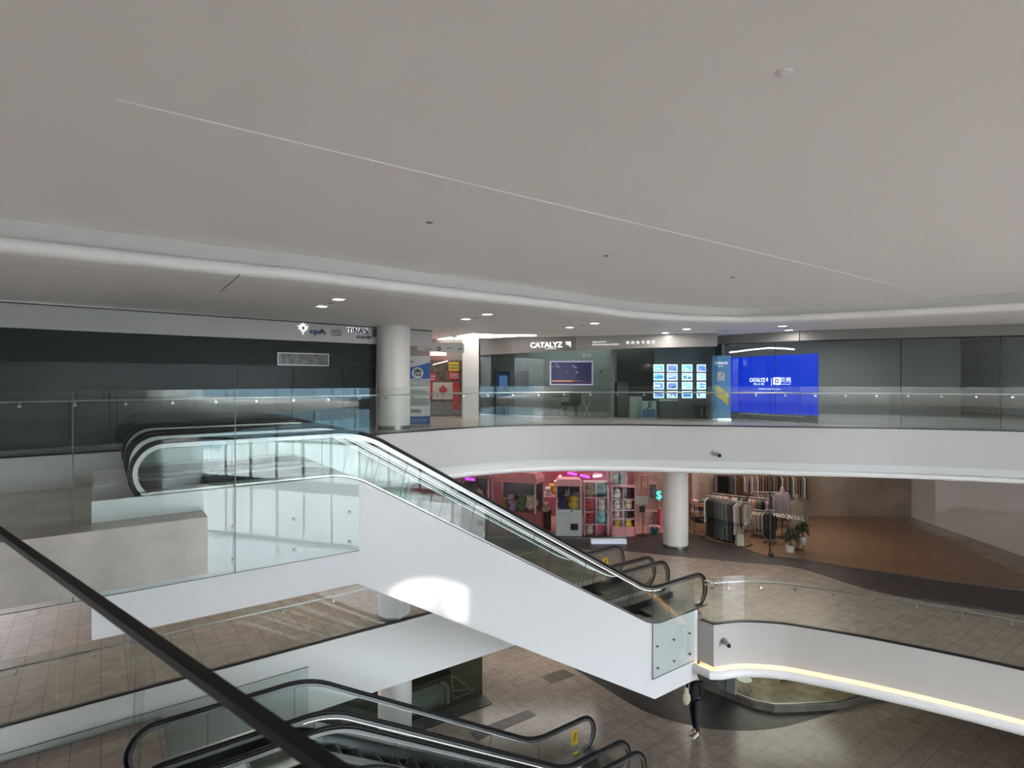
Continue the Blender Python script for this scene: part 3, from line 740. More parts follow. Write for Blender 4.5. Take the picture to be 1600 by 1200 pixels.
# wall screen with a night skyline
tv = thing('wall_screen', 'wide wall screen showing a purple night skyline inside the curved shop', 'screen', pd(892, 601, 19.9))
face_panel('bezel', 859, 926.5, 563.8, 602, 19.94, .06, mat('lilac_bezel', (.62, .55, .72), .4, emit=.25, ecol=(.5, .4, .65)), tv)
pic = face_panel('picture', 861.3, 924.5, 566, 600, 19.925, .01, mat('night_sky_picture', (.02, .018, .07), .3, emit=.3, ecol=(.025, .02, .09)), tv)
face_panel('water', 861.3, 924.5, 596, 600, 19.92, .004, screen_mat('pic_water', (.05, .025, .08), .3), tv)
face_panel('shore_lights', 862, 912, 594.6, 596, 19.915, .004, screen_mat('pic_lights', (.6, .2, .10), .7), tv)
sk = MB(); rn = random.Random(5)
for i in range(16):
    x = 896 + i * 1.75; a = pd(x, 596, 19.915); hgt = (5 + 9 * rn.random()) / F * 19.9
    sk.box((a.x, a.y, a.z), .03, .003, hgt)
sk.build('skyline', screen_mat('pic_towers', (.02, .015, .05), .4), tv)
sp_ = MB()
for i in range(10):
    a = pd(864 + rn.random() * 40, 569 + rn.random() * 18, 19.915); sp_.obox(a, (.05 * rn.random() + .01, 0, 0), (0, .002, 0), (0, 0, .008))
sp_.build('light_reflections', screen_mat('pic_reflections', (.30, .28, .5), .8), tv)
# kiosk and black panel
def boxthing(name, label, cat, x0, x1, yt, yb, d, depth, m, group=None, part='body'):
    t = thing(name, label, cat, Vector(((x0 + x1) / 2 - 800, 0, 0)) / F * d + Vector((0, d, CAMZ + (HY - yb) / F * d)), group)
    face_panel(part, x0, x1, yt, yb, d, depth, m, t); return t
DK = 20.9
yk = HY + 1.35 * F / DK
ki = boxthing('display_kiosk', 'tall black display kiosk with a glowing blue screen, left in the curved shop', 'kiosk', 772.5, 796, 580, yk, DK, .12, M_frame)
face_panel('screen', 774.5, 794.5, 583, 622, DK - .005, .006, mat('kiosk_screen', (.015, .025, .07), .1, emit=.06, ecol=(.04, .07, .25)), ki)
face_panel('lit_window', 780, 793, 587, 604, DK - .008, .004, screen_mat('kiosk_blue', (.07, .13, .32), .25), ki)
face_panel('camera_top', 773, 775, 576.5, 580, DK + .02, .05, M_frame, ki)
bp = boxthing('wall_panel', 'square black panel hung right of the blue kiosk', 'panel', 804, 826, 580, 606, 21.2, .08, M_frame, part='frame')
face_panel('dark_screen', 805, 825, 581, 605, 21.195, .006, mat('off_screen', (.015, .014, .013), .15), bp)
# chair and table
def leg_rods(b, pts, r=.014):
    for a, c in pts: b.rod(a, c, r)
M_fabric = mat('black_fabric', (.02, .02, .021), .8)
def chair(label, c, face, group=None):
    f = Vector((math.cos(face), math.sin(face), 0)); s = Vector((-f.y, f.x, 0)); c = Vector(c)
    t = thing('tub_chair', label, 'chair', c, group)
    MB().obox(c + Z * .46, f * .28, s * .30, Z * .055).build('seat', M_fabric, t)
    bk = MB(); pth = []
    for i in range(9):
        a = math.radians(90 + 180 * i / 8); pth.append(c + f * .32 * math.cos(a) + s * .32 * math.sin(a) + Z * .66)
    bk.sweep(pth, [(.02, -.16), (.03, .24), (-.03, .24), (-.02, -.16)], up=Z); bk.build('backrest', M_fabric, t, smooth=40)
    for i, j in ((1, 1), (1, -1), (-1, 1), (-1, -1)):
        MB().rod(c + f * .2 * i + s * .2 * j + Z * .002, c + f * .16 * i + s * .16 * j + Z * .41, .014).build('leg', M_frame, t)
    return t
chair('black tub chair at the shop table under the skyline screen', fx(892, 19.55, L3), 2.9)
tb = thing('round_table', 'small dark table beside the black tub chair in the curved shop', 'table', fx(876, 19.9, L3))
MB().lathe([(.0, .70), (.28, .70), (.28, .73), (0, .73)], fx(876, 19.9, L3)).build('table_top', M_fabric, tb)
MB().rod(fx(876, 19.9, L3), fx(876, 19.9, L3 + .70), .03).build('stem', M_dsteel, tb)
MB().lathe([(.0, .0), (.2, .0), (.2, .015), (0, .02)], fx(876, 19.9, L3)).build('foot', M_dsteel, tb)
xs = thing('crossed_stand', 'white cross-legged stand on the shop floor right of the black tub chair', 'stand', fx(917, 19.5, L3))
c = fx(917, 19.5, L3); M_wm = mat('white_metal', (.62, .64, .62), .4)
for s_ in (-1, 1):
    MB().rod(c + Vector((-.12 * s_, 0, 0)), c + Vector((.12 * s_, .05, .55)), .014).build('leg', M_wm, xs)
pb = boxthing('wall_dispenser', 'small black box fixed on the glass right of the skyline screen', 'fixture', 937.5, 940.5, 579, 582, 18.62, .04, M_frame)
# counter and dark furniture right of the partition
ct = boxthing('reception_counter', 'dark reception counter behind the glass below the lit posters', 'counter', 1030.5, 1058, 626, 653, 18.75, .5, mat('counter_dark', (.05, .055, .058), .2))
face_panel('counter_top', 1029.5, 1059, 624.5, 626.5, 18.72, .55, mat('counter_edge', (.35, .38, .38), .3), ct)
cb = boxthing('low_cabinet', 'low black slatted cabinet behind the glass beside the tall blue banner', 'cabinet', 1089, 1108, 634, 654, 18.8, .4, M_frame)
for k in range(4): face_panel('slat', 1090.5 + k * 4.4, 1093.5 + k * 4.4, 636, 652, 18.79, .012, M_dsteel if k % 2 else M_fabric, cb)
ob = boxthing('reception_desk', 'pale ribbed desk front seen through the dark glass doorway', 'desk', 984, 1003, 620, 653, 18.75, .5, mat('desk_ribbed', (.30, .33, .32), .4))
face_panel('ribs', 985, 1002, 622, 624, 18.74, .01, M_dsteel, ob)
bc = boxthing('black_cabinet', 'black tall cabinet standing behind the dark glass doorway', 'cabinet', 964, 982, 598, 652.6, 19.0, .4, M_frame)
face_panel('door', 965, 972.8, 600, 650, 18.99, .012, mat('cabinet_door', (.03, .03, .032), .3), bc); face_panel('door', 973.4, 981, 600, 650, 18.99, .012, MATS['cabinet_door'], bc)
# A-frame notice
af = boxthing('notice_board', 'small white and blue notice board standing behind the glass right of the desk', 'sign', 1002.5, 1025.5, 626.5, 654, 18.5, .03, mat('notice_pale', (.35, .40, .39), .5), part='board')
face_panel('blue_half', 1003.5, 1024.5, 639.5, 652, 18.49, .006, mat('notice_blue', (.02, .12, .24), .4), af)
q = pd(1014.5, 633, 18.485)
MB().sweep([q + Vector((x, 0, z)) for x, z in ((-.09, -.11), (-.03, -.09), (.03, 0), (.09, .10), (.02, .12), (-.03, .06), (.0, -.06), (.08, -.05))], [(.012, .012), (-.012, .012), (-.012, -.012), (.012, -.012)], Vector((0, 1, 0))).build('swirl_mark', M_frame, af)
# lit posters
rowsn = ('top', 'second', 'third', 'bottom'); colsn = ('first', 'second', 'third', 'fourth')
blues = [(.10, .42, .85), (.16, .22, .50), (.13, .24, .62), (.28, .55, .95)]
cx = [(1021.3, 1037.5), (1042.4, 1058.6), (1065.7, 1081.9), (1089, 1103)]; ry = [(569.5, 581), (583, 594.4), (596.8, 608.5), (611, 622)]
rn = random.Random(11)
M_pframe = mat('poster_frame_glow', (.75, .88, 1), .5, emit=.75, ecol=(.62, .80, .95))
tone = [[0, 1, 0, 2], [0, 1, 3, 3], [2, 1, 3, 3], [2, 1, 0, 3]]
for i in range(4):
    for j in range(4):
        t = thing('lit_poster', 'glowing blue property poster in the shop window, %s row, %s column from the left' % (rowsn[i], colsn[j]), 'poster', pd((cx[j][0] + cx[j][1]) / 2, ry[i][1], 18.3), 'lit property posters in the shop window')
        face_panel('light_frame', cx[j][0], cx[j][1], ry[i][0], ry[i][1], 18.3, .02, M_pframe, t)
        col = blues[tone[i][j]]
        face_panel('picture', cx[j][0] + 1.4, cx[j][1] - 1.4, ry[i][0] + 1.5, ry[i][1] - 1.5, 18.295, .006, screen_mat('poster_%d' % tone[i][j], col, .65), t)
        b = MB()
        for k in range(3):
            q = pd(cx[j][0] + 3 + rn.random() * 9, ry[i][0] + 3 + rn.random() * 5.5, 18.288); b.obox(q, (.03 + .06 * rn.random(), 0, 0), (0, .002, 0), (0, 0, .008 + .025 * rn.random()))
        b.build('printed_detail', screen_mat('poster_ink_%d' % ((i + j) % 2), ((.55, .75, .95), (.07, .12, .35))[(i + j) % 2], .6), t)
# tall blue banner
def banner(label, x0, x1, yt, yb, d, m):
    t = boxthing('banner_stand', label, 'banner', x0, x1, yt, yb - 1.5, d, .012, m, part='banner_sheet')
    a, b = pd(x0, yb, d), pd(x1, yb, d)
    MB().obox((a + b) / 2 + Vector((0, .05, .04)), (abs(b.x - a.x) / 2, 0, 0), (0, .09, 0), (0, 0, .04)).build('base', M_steel, t)
    MB().rod((a + b) / 2 + Vector((0, .06, .05)), Vector(((a.x + b.x) / 2, a.y + .06, pd(x0, yt, d).z)), .012).build('pole', M_dsteel, t)
    return t
bl = banner('tall blue banner stand with a yellow ribbon shape, left of the big blue screen', 1113, 1142, 555.5, 657.5, 18.0, mat('banner_blue', (.012, .15, .36), .4))
text('letters', 'CATALYZ', pd(1127, 567.3, 17.995), (1, 0, 0), .075, M_letw, bl, width=.40, depth=.004)
text('small_letters', '凯立思', pd(1126, 572, 17.995), (1, 0, 0), .022, M_letw, bl, width=.16, depth=.004)
face_panel('photo', 1120, 1132, 581, 595, 17.99, .004, mat('banner_photo', (.28, .33, .40), .5, noise=.5, nscale=12), bl)
D_ = 17.99
MB().plate([pd(x, y, D_) for x, y in ((1117, 600), (1126, 606), (1138, 616), (1137.5, 634), (1128, 625), (1118, 618))], (0, 1, 0), .004).build('yellow_ribbon', mat('ribbon_yellow', (.42, .37, .04), .5), bl)
MB().plate([pd(x, y, D_ - .003) for x, y in ((1112.8, 603), (1118, 603), (1118, 611), (1112.8, 607))], (0, 1, 0), .004).build('ribbon_end', mat('ribbon_teal', (.02, .30, .45), .5), bl)
# big LED screen shop on the right
P1, P2, P3, P4 = fx(1124, 18.7, 0), fx(1250, 16.75, 0), Vector((10.6, 15.7, 0)), Vector((14.5, 13.9, 0))
r2 = thing('storefront', 'clear glass shop front in front of the big blue screen on the right', 'shop front', (P2.x, P2.y, L3))
zh = CAMZ + 1.06
for a, b, ts in ((P1, P2, (0, .26, .72, 1)), (P2, P3, (0, 1)), (P3, P4, (0, .5, 1))):
    for t0, t1 in zip(ts, ts[1:]):
        p, q = a.lerp(b, t0), a.lerp(b, t1)
        MB().slab(p.lerp(q, .004), q.lerp(p, .004), L3 + .02, zh, .012).build('glass_panel', M_shopglass, r2)
        MB().slab(q.lerp(p, .004), q.lerp(p, -.004), L3 + .02, zh, .02).build('glass_joint', M_frame, r2)
MB().obox((P1.x - .02, P1.y - .1, (L3 + zh) / 2), (.05, 0, 0), (0, .3, 0), (0, 0, (zh - L3) / 2)).build('dark_jamb', M_frame, r2)
hm = MB()
for a, b in ((P1, P2), (P2, P3), (P3, P4)): hm.slab(a, b, zh, SOF + .02, .14)
struct(hm.build('wall_header_screen_shop', mat('header_right_shop', (.21, .205, .20), .35)))
hm = MB()
for a, b in ((P1, P2), (P2, P3), (P3, P4)): hm.slab(a, b, zh - .02, zh + .012, .16)
struct(hm.build('trim_header_right', M_frame))
ts = (P2 - P1).normalized(); tn = Vector((ts.y, -ts.x, 0))
S0, S1 = fx(1136, 18.8, 0), fx(1250, 17.05, 0); ts = (S1 - S0).normalized(); tn = Vector((ts.y, -ts.x, 0)); S1 = S0 + ts * ((S1 - S0).length + .5)
led = thing('led_screen', 'huge royal blue screen wall with white lettering on the right', 'screen', Vector((S0.x, S0.y, L3)))
zA, zB, zT = L3 + .03, L3 + .245, CAMZ + .64
def on(s, z, dd=0.0): return S0 + ts * s + tn * dd + Z * z
MB().plate([on(0, zB), on((S1 - S0).length, zB), on((S1 - S0).length, zT + .06), on(0, zT)], tn, .08).build('picture', mat('led_blue', (.002, .012, .12), .5, emit=1.0, ecol=(.0003, .014, .29)), led)
MB().plate([on(0, zA), on((S1 - S0).length, zA), on((S1 - S0).length, zB), on(0, zB)], tn, .08).build('lower_band', mat('led_black', (.008, .008, .012), .3), led)
def scr(x, y):  # pixel -> screen plane
    k = (x - 800) / F; s = (S0.x - k * S0.y) / (k * ts.y - ts.x); q = S0 + ts * s + tn * .05
    return Vector((q.x, q.y, CAMZ + (HY - y) / F * q.y))
M_scrw = mat('screen_white', (.8, .85, .95), .4, emit=.8, ecol=(.7, .78, .95))
text('letters', 'CATALYZ', scr(1184.5, 593.7), ts, .125, M_scrw, led, width=.50, depth=.004, bold=.02)
text('bird_mark', '4', scr(1199.5, 593), ts, .13, M_scrw, led, width=.07, depth=.004)
text('small_letters', '凯立思', scr(1187, 600), ts, .06, M_scrw, led, width=.34, depth=.004)
MB().obox(scr(1206.5, 597), ts * .005, tn * .002, Z * .12).build('divider', M_scrw, led)
q = scr(1215, 595.5)
fr_ = MB()
K = 24
ro = [(max(-.115, min(.115, .15 * math.cos(2 * math.pi * i / K))), max(-.115, min(.115, .15 * math.sin(2 * math.pi * i / K)))) for i in range(K)]
ri = [(.065 * math.cos(2 * math.pi * i / K), .065 * math.sin(2 * math.pi * i / K)) for i in range(K)]
fr_.add([q + ts * a + Z * b for a, b in ro] + [q + ts * a + Z * b for a, b in ri], [(i, (i + 1) % K, K + (i + 1) % K, K + i) for i in range(K)])
fr_.add([q + ts * a * .5 + Z * b * .5 for a, b in ri], [tuple(range(K))]); fr_.build('shell_logo', M_scrw, led)
text('characters', '贝壳', scr(1228.5, 593.7), ts, .16, M_scrw, led, width=.33, depth=.004)
text('small_letters', 'JINGBEI', scr(1229, 600.5), ts, .03, M_scrw, led, width=.28, depth=.004)
text('small_letters', '全新数字化地产体验中心', scr(1203.5, 608), ts, .045, M_scrw, led, width=.70, depth=.004)
text('footer_letters', 'Rent/To Buy LED Screen from Golden River LED: 778-020', scr(1204, 648.5), ts, .055, mat('footer_white', (.5, .52, .55), .4, emit=.12), led, width=1.95, depth=.004, bold=.01)
# shop ceiling streak and back wall
struct(MB().slab(fx(1128, 22.5, 0), fx(1500, 20.5, 0), L3, SOF, .1).build('wall_screen_shop_back', mat('screen_shop_wall', (.33, .33, .34), .6)))
cs = thing('ceiling_light', 'thin zigzag light streak above the big blue screen', 'light', pd(1200, 547, 19.5))
zz = [pd(x, y, 19.6) for x, y in ((1140, 550.5), (1150, 549.5), (1172, 546.5), (1200, 543.8), (1222, 544.2), (1241, 546))]
MB().sweep(zz, [(.02, .02), (-.02, .02), (-.02, -.02), (.02, -.02)], up=Z).build('light_line', mat('streak_light', (1, 1, 1), .5, emit=2.2, ecol=(1, .97, .9)), cs)

# corridor between the left and middle shops
DS = 20.3
struct(MB().slab(fx(560, DS + .3, 0), fx(724, DS, 0), L3, SOF, .1).build('wall_corridor_shop', mat('corridor_wall', (.20, .19, .175), .6)))
sale = thing('shop_window', 'shop window full of red and yellow sale posters beyond the banner', 'shop window', pd(690, 650, DS - .1))
face_panel('dim_interior', 640, 722.5, 563, 628, DS - .09, .02, mat('sale_interior', (.10, .075, .06), .4, noise=.7, nscale=7), sale)
face_panel('lower_panel', 640, 722.5, 628, 649, DS - .1, .03, mat('sale_lower', (.17, .165, .15), .5, noise=.2, nscale=10), sale)
M_red = mat('poster_red', (.42, .03, .035), .5); M_yel = mat('poster_yellow', (.62, .45, .04), .5); M_pw = mat('poster_pale', (.50, .46, .40), .5)
def poster(label, x0, x1, y0, y1, m, lines, mm, extra=None):
    t = thing('sale_poster', label, 'poster', pd((x0 + x1) / 2, y1, DS - .11), 'sale posters in the corridor shop window')
    face_panel('sheet', x0, x1, y0, y1, DS - .12, .006, m, t)
    if lines: glyphs('print', pd((x0 + x1) / 2, (y0 + y1) / 2, DS - .121), (1, 0, 0), (x1 - x0) * .8 / F * DS, (y1 - y0) * .7 / F * DS, 5, mm, t, rows=lines, seed=int(x0))
    return t
poster('yellow sale poster at the top right of the shop window', 701, 717, 566, 579.5, M_yel, 2, M_letgrey)
poster('red sale poster below the yellow one with pale print', 701, 717, 581, 593.5, M_red, 3, M_pw)
poster('plain red poster low on the right of the shop window', 708, 718, 597, 640, M_red, 0, None)
poster('red sale poster at the left edge of the shop window', 672, 681, 584, 596, M_red, 2, M_pw)
poster('tall red strip poster beside the tax banner', 672, 675.4, 598, 626, M_red, 0, None)
wp = poster('large pale poster with a red hand-like leaf in the shop window centre', 676, 707.4, 597.5, 624, M_pw, 0, None)
MB().plate([pd(692.5, 611, DS - .125) + Vector((x * .17, 0, y * .24)) for x, y in leaf], (0, 1, 0), .004).build('red_leaf', M_red, wp)
rl = thing('lit_sign', 'glowing pink-red sign under the hanging direction sign', 'sign', pd(690, 553, DS - .3))
face_panel('sign_face', 672, 697, 549.5, 555.5, DS - .3, .08, mat('pink_light', (1, .35, .35), .5, emit=1.5, ecol=(1, .30, .28)), rl)
tr = thing('track_light', 'white ceiling track light inside the corridor shop', 'light', pd(686, 566, 20.1))
MB().rod(pd(676, 570, DS - .14), pd(700, 564, DS - .14), .02).build('track', M_letw, tr)
# hanging direction sign
hs = thing('direction_sign', 'white hanging direction sign with a black circle and an arrow', 'sign', pd(700, 544, 17.2))
MB().plate([pd(x, y, 17.2) for x, y in ((652, 536.5), (722, 535.5), (725, 538), (725, 550), (722, 553), (652, 547))], (0, 1, 0), .06).build('sign_panel', mat('sign_panel_grey', (.50, .49, .48), .4), hs)
MB().rod(pd(709.5, 536, 17.2), pd(709.5, 516, 17.2), .012).build('hanger_rod', M_wm, hs)
face_panel('mounting_block', 706.5, 713, 517, 527, 17.15, .1, mat('mount_cream', (.75, .66, .55), .5), hs)
q = pd(686, 545, 17.165); MB().rod(q, q + Vector((0, -.01, 0)), .065, n=24).build('black_disc', M_frame, hs)
text('disc_letters', 'P1', pd(686, 545, 17.15), (1, 0, 0), .05, M_letw, hs, width=.06, depth=.004)
glyphs('print', pd(669, 546, 17.165), (1, 0, 0), .22, .05, 7, M_letgrey, hs, seed=4)
glyphs('print', pd(702, 544, 17.165), (1, 0, 0), .17, .04, 6, M_letgrey, hs, seed=5)
q = pd(719, 545.5, 17.165)
MB().plate([q + Vector((x, 0, z)) for x, z in ((-.045, -.045), (-.03, -.045), (-.03, .0), (.01, .0), (.01, -.025), (.05, .01), (.01, .045), (.01, .02), (-.045, .02))], (0, 1, 0), .004).build('arrow', M_frame, hs)
cl = thing('ceiling_light', 'bright curved cove light in the ceiling over the corridor', 'light', pd(745, 522, 19))
cz = [(660, 533.5), (685, 530), (712, 526), (738, 521.5), (760, 522.5), (785, 523.5), (812, 523.2), (838, 523.8)]
lo_ = [(838, 524.6), (812, 525.2), (785, 526.4), (760, 528), (738, 527.4), (712, 532), (685, 535.5), (660, 537.5)]
MB().prism([(hz(x, y, SOF - .01).x, hz(x, y, SOF - .01).y) for x, y in cz + lo_], SOF - .02, SOF - .004).build('light_panel', M_cove, cl)

# tax banner
tx = banner('tall white and blue tax advertising banner stand right of the round column', 619.5, 672, 556, 666.8, 15.9, mat('banner_white', (.52, .53, .53), .45))
DB = 15.89; M_bb = mat('banner_royal', (.03, .10, .33), .45)
MB().plate([pd(x, y, DB) for x, y in ((640, 574), (648, 573), (658, 570), (672, 566), (672, 591.5), (664, 592), (652, 590), (640, 592))], (0, 1, 0), .003).build('blue_swoosh', M_bb, tx)
MB().plate([pd(x, y, DB - .002) for x, y in ((640, 594), (650, 593), (662, 592), (672, 593.5), (672, 597), (640, 596))], (0, 1, 0), .003).build('grey_swoosh', mat('banner_grey', (.36, .38, .41), .5), tx)
q = pd(652.5, 583, DB - .004); MB().rod(q, q + Vector((0, -.003, 0)), .175, n=32).build('badge_rim', M_bb, tx)
q = pd(652.5, 583, DB - .008); MB().rod(q, q + Vector((0, -.003, 0)), .155, n=32).build('badge', mat('badge_white', (.62, .63, .62), .5), tx)
text('badge_letters', 'TAX', pd(652.5, 585.5, DB - .012), (1, 0, 0), .10, M_frame, tx, width=.23, depth=.004, bold=.045)
MB().plate([q + Vector((.11 * math.cos(math.pi * i / 12), -.006, .02 + .10 * math.sin(math.pi * i / 12))) for i in range(13)], (0, 1, 0), .003).build('umbrella_mark', M_letgrey, tx)
text('letters', 'CPA', pd(640.5, 565, DB), (1, 0, 0), .065, M_letgrey, tx, width=.20, depth=.004, bold=.02)
glyphs('print', pd(661, 598.5, DB), (1, 0, 0), .34, .03, 9, M_letgrey, tx, seed=2)
glyphs('print', pd(656, 602, DB), (1, 0, 0), .50, .035, 11, M_letgrey, tx, seed=3)
glyphs('print', pd(653, 612, DB), (1, 0, 0), .40, .10, 8, mat('print_grey', (.25, .26, .28), .5), tx, rows=3, seed=6)
glyphs('print', pd(656, 628, DB), (1, 0, 0), .50, .20, 9, M_letgrey, tx, rows=4, seed=7)
glyphs('print', pd(650, 642, DB), (1, 0, 0), .30, .10, 8, M_letgrey, tx, rows=3, seed=8)
MB().plate([pd(x, y, DB) for x, y in ((620, 649.5), (650, 651), (672, 650), (672, 665), (620, 665))], (0, 1, 0), .003).build('blue_foot', M_bb, tx)
glyphs('print', pd(655, 657, DB - .004), (1, 0, 0), .46, .12, 9, mat('print_pale', (.25, .32, .48), .5), tx, rows=3, seed=9)
# ------------------------------------------------------------------ level two: toy shop
def lz(y, d): return CAMZ + (HY - y) / F * d
M_pink = mat('pink_lacquer', (.62, .24, .25), .35); M_pinkl = mat('light_pink', (.80, .42, .42), .4); M_hot = mat('hot_pink', (.62, .12, .22), .4)
M_shelfp = mat('pale_pink_shelf', (.58, .34, .39), .4)
M_mach = mat('machine_white', (.52, .56, .54), .35)
M_toyglass = glass('toy_glass', (.93, .93, .93), .4)
struct(MB().slab(fx(640, 26.2, 0), fx(990, 26.2, 0), L2, L3 - 1.3, .1).build('wall_toy_shop_back', mat('toy_wall', (.30, .095, .11), .6, noise=.25, nscale=1.5)))
struct(MB().slab(fx(990, 26.2, 0), fx(1098, 25.6, 0), L2, L3 - 1.3, .1).build('wall_toy_shop_right', mat('toy_wall_dusky', (.40, .25, .24), .7, noise=.3, nscale=3)))
inl = [fx(700, 22.6, 0), fx(1000, 23.2, 0), fx(1078, 23.6, 0), fx(1090, 26, 0), fx(650, 26.2, 0)]
struct(MB().prism([(p.x, p.y) for p in inl], L2, L2 + .010).build('floor_toy_shop', mat('toy_floor', (.42, .24, .22), .25)))
def plush(name, label, c, r, m, m2=None, group=None, ears='round', seed=0):
    c = Vector(c); t = thing(name, label, 'plush toy', c, group)
    MB().ball(c + Z * r * .8, r, r * .9, r * .85, 12, 8, .06, seed).build('body', m, t, smooth=80)
    hc = c + Z * r * 1.85 + Vector((0, -r * .25, 0))
    MB().ball(hc, r * .78, r * .7, r * .66, 12, 8, .04, seed + 1).build('head', m, t, smooth=80)
    for s in (-1, 1):
        if ears == 'long': MB().ball(hc + Vector((s * r * .35, 0, r * .95)), r * .18, r * .12, r * .5, 8, 6).build('ear', m2 or m, t, smooth=80)
        else: MB().ball(hc + Vector((s * r * .55, 0, r * .5)), r * .27, r * .16, r * .27, 8, 6).build('ear', m2 or m, t, smooth=80)
    MB().ball(hc + Vector((0, -r * .62, -r * .12)), r * .24, r * .16, r * .18, 8, 6).build('muzzle', m2 or m, t, smooth=80)
    return t
PM = {k: mat('plush_' + k, c, .9) for k, c in dict(yellow=(.62, .42, .05), indigo=(.05, .04, .16), white=(.62, .60, .58), brown=(.30, .17, .06), teal=(.02, .10, .10), red=(.36, .02, .04), mint=(.22, .58, .58),
      pink=(.66, .36, .42), black=(.015, .015, .018), green=(.08, .22, .04), cream=(.55, .45, .30), lilac=(.38, .30, .55)).items()}
def claw(label, xr, D, yaw, width, depth, y_roof, y_glasstop, y_glassbot, mroof, mbase, toys, tg):
    a = Vector((math.cos(yaw), math.sin(yaw), 0)); b = Vector((-a.y, a.x, 0))
    cr = fx(xr, D, 0); o = cr - a * width; ctr = cr - a * width / 2 + b * depth / 2
    zt, z2, z1, z0 = lz(y_roof, D), lz(y_glasstop, D), lz(y_glassbot, D), L2 + .012
    t = thing('claw_machine', label, 'claw machine', Vector((ctr.x, ctr.y, z0)), None)
    MB().obox(ctr + Z * (z0 + z1) / 2, a * width / 2, b * depth / 2, Z * (z1 - z0) / 2).build('cabinet_base', mbase, t)
    w2, d2 = width / 2 + .02, depth / 2 + .02; w3, d3 = w2 - .12, d2 - .12
    q = [ctr + a * i * w2 + b * j * d2 + Z * z2 for i, j in ((-1, -1), (1, -1), (1, 1), (-1, 1))]; h2 = z2 + (zt - z2) * .45
    q2 = [p + Z * (h2 - z2) for p in q]; q3 = [ctr + a * i * w3 + b * j * d3 + Z * zt for i, j in ((-1, -1), (1, -1), (1, 1), (-1, 1))]
    fs = [(3, 2, 1, 0), (8, 9, 10, 11)] + [(k + i, k + (i + 1) % 4, k + 4 + (i + 1) % 4, k + 4 + i) for k in (0, 4) for i in range(4)]
    MB().add(q + q2 + q3, fs).build('roof', mroof, t)
    for i, j in ((-1, -1), (1, -1), (1, 1), (-1, 1)):
        MB().obox(ctr + a * i * (width / 2 - .03) + b * j * (depth / 2 - .03) + Z * (z1 + z2) / 2, a * .028, b * .028, Z * (z2 - z1) / 2).build('corner_post', M_shelfp, t)
    for i in (-1, 1):
        MB().obox(ctr + a * i * (width / 2 - .012) + Z * (z1 + z2) / 2, a * .004, b * (depth / 2 - .06), Z * (z2 - z1) / 2).build('glass_side', M_toyglass, t)
    MB().obox(ctr - b * (depth / 2 - .012) + Z * (z1 + z2) / 2, a * (width / 2 - .06), b * .004, Z * (z2 - z1) / 2).build('glass_front', M_toyglass, t)
    MB().obox(ctr + b * (depth / 2 - .012) + Z * (z1 + z2) / 2, a * (width / 2 - .06), b * .01, Z * (z2 - z1) / 2).build('back_panel', mat('machine_mirror', (.12, .09, .13), .15), t)
    hk = MB(); tc = ctr + Z * z2
    hk.rod(tc, tc - Z * .25, .012)
    for i in range(3):
        g = Vector((math.cos(i * 2.1), math.sin(i * 2.1), 0)); hk.rod(tc - Z * .25, tc - Z * .33 + g * .1, .012); hk.rod(tc - Z * .33 + g * .1, tc - Z * .43 + g * .04, .010)
    hk.build('claw', M_chrome, t)
    f = ctr - b * depth / 2
    MB().obox(f - b * .012 + a * width * .22 + Z * (z0 + .38), a * .14, b * .014, Z * .12).build('prize_door', M_frame, t)
    MB().obox(f - b * .05 + Z * (z1 - .10), a * width * .42, b * .05, Z * .02).build('control_shelf', mbase, t)
    MB().ball(f - b * .06 + a * .1 + Z * (z1 - .04), .03).build('joystick', M_frame, t)
    rq = random.Random(int(xr)); pal = ['white', 'pink', 'cream', 'lilac', 'brown', 'yellow', 'red', 'mint']; nn_ = int(width * 7)
    for k in range(nn_):
        cn = pal[(k * 3 + int(xr)) % 8]
        plush('plush_toy', 'small %s plush in the heap inside the %s' % (cn, label.split(' claw')[0] + ' claw machine'), ctr + a * (-.82 + 1.64 * (k + .5) / nn_) * width / 2 + b * (.0 + .75 * rq.random()) * depth / 2 + Z * (z1 + .02 + .2 * rq.random()), .085 + .03 * rq.random(), PM[cn], None, 'small plush heap in the %s' % label.split(' claw')[0], 'round', k)
    for k, (i, j, r, nm, lab, hgt) in enumerate(toys):
        plush('plush_toy', lab, ctr + a * i * width / 2 + b * j * depth / 2 + Z * (z1 + hgt), r, PM[nm[0]], PM[nm[1]] if len(nm) > 1 else None, tg, 'long' if k % 3 == 2 else 'round', k)
    return t
M_mroof = mat('machine_roof_grey', (.40, .44, .43), .4)
D2 = 22.75
claw('large pink claw machine with a sloped pink roof', 837, 22.9, -.43, 1.9, .9, 741, 757, 803, M_pink, mat('claw_base_red', (.30, .085, .09), .4),
     [(-.6, -.3, .17, ('brown',), 'brown plush at the left in the large pink claw machine', 0), (-.15, -.5, .15, ('lilac', 'white'), 'lilac plush low in the middle of the large pink claw machine', 0),
      (.25, -.4, .20, ('green',), 'green plush in the large pink claw machine', .02), (.68, -.45, .23, ('cream',), 'cream plush at the right front of the large pink claw machine', .1),
      (.1, .2, .18, ('red', 'white'), 'red plush at the back of the large pink claw machine', .15), (.6, .35, .2, ('teal',), 'dark teal plush at the back of the large pink claw machine', .3), (-.4, .3, .18, ('pink',), 'pink plush at the back of the large pink claw machine', .1)], None)
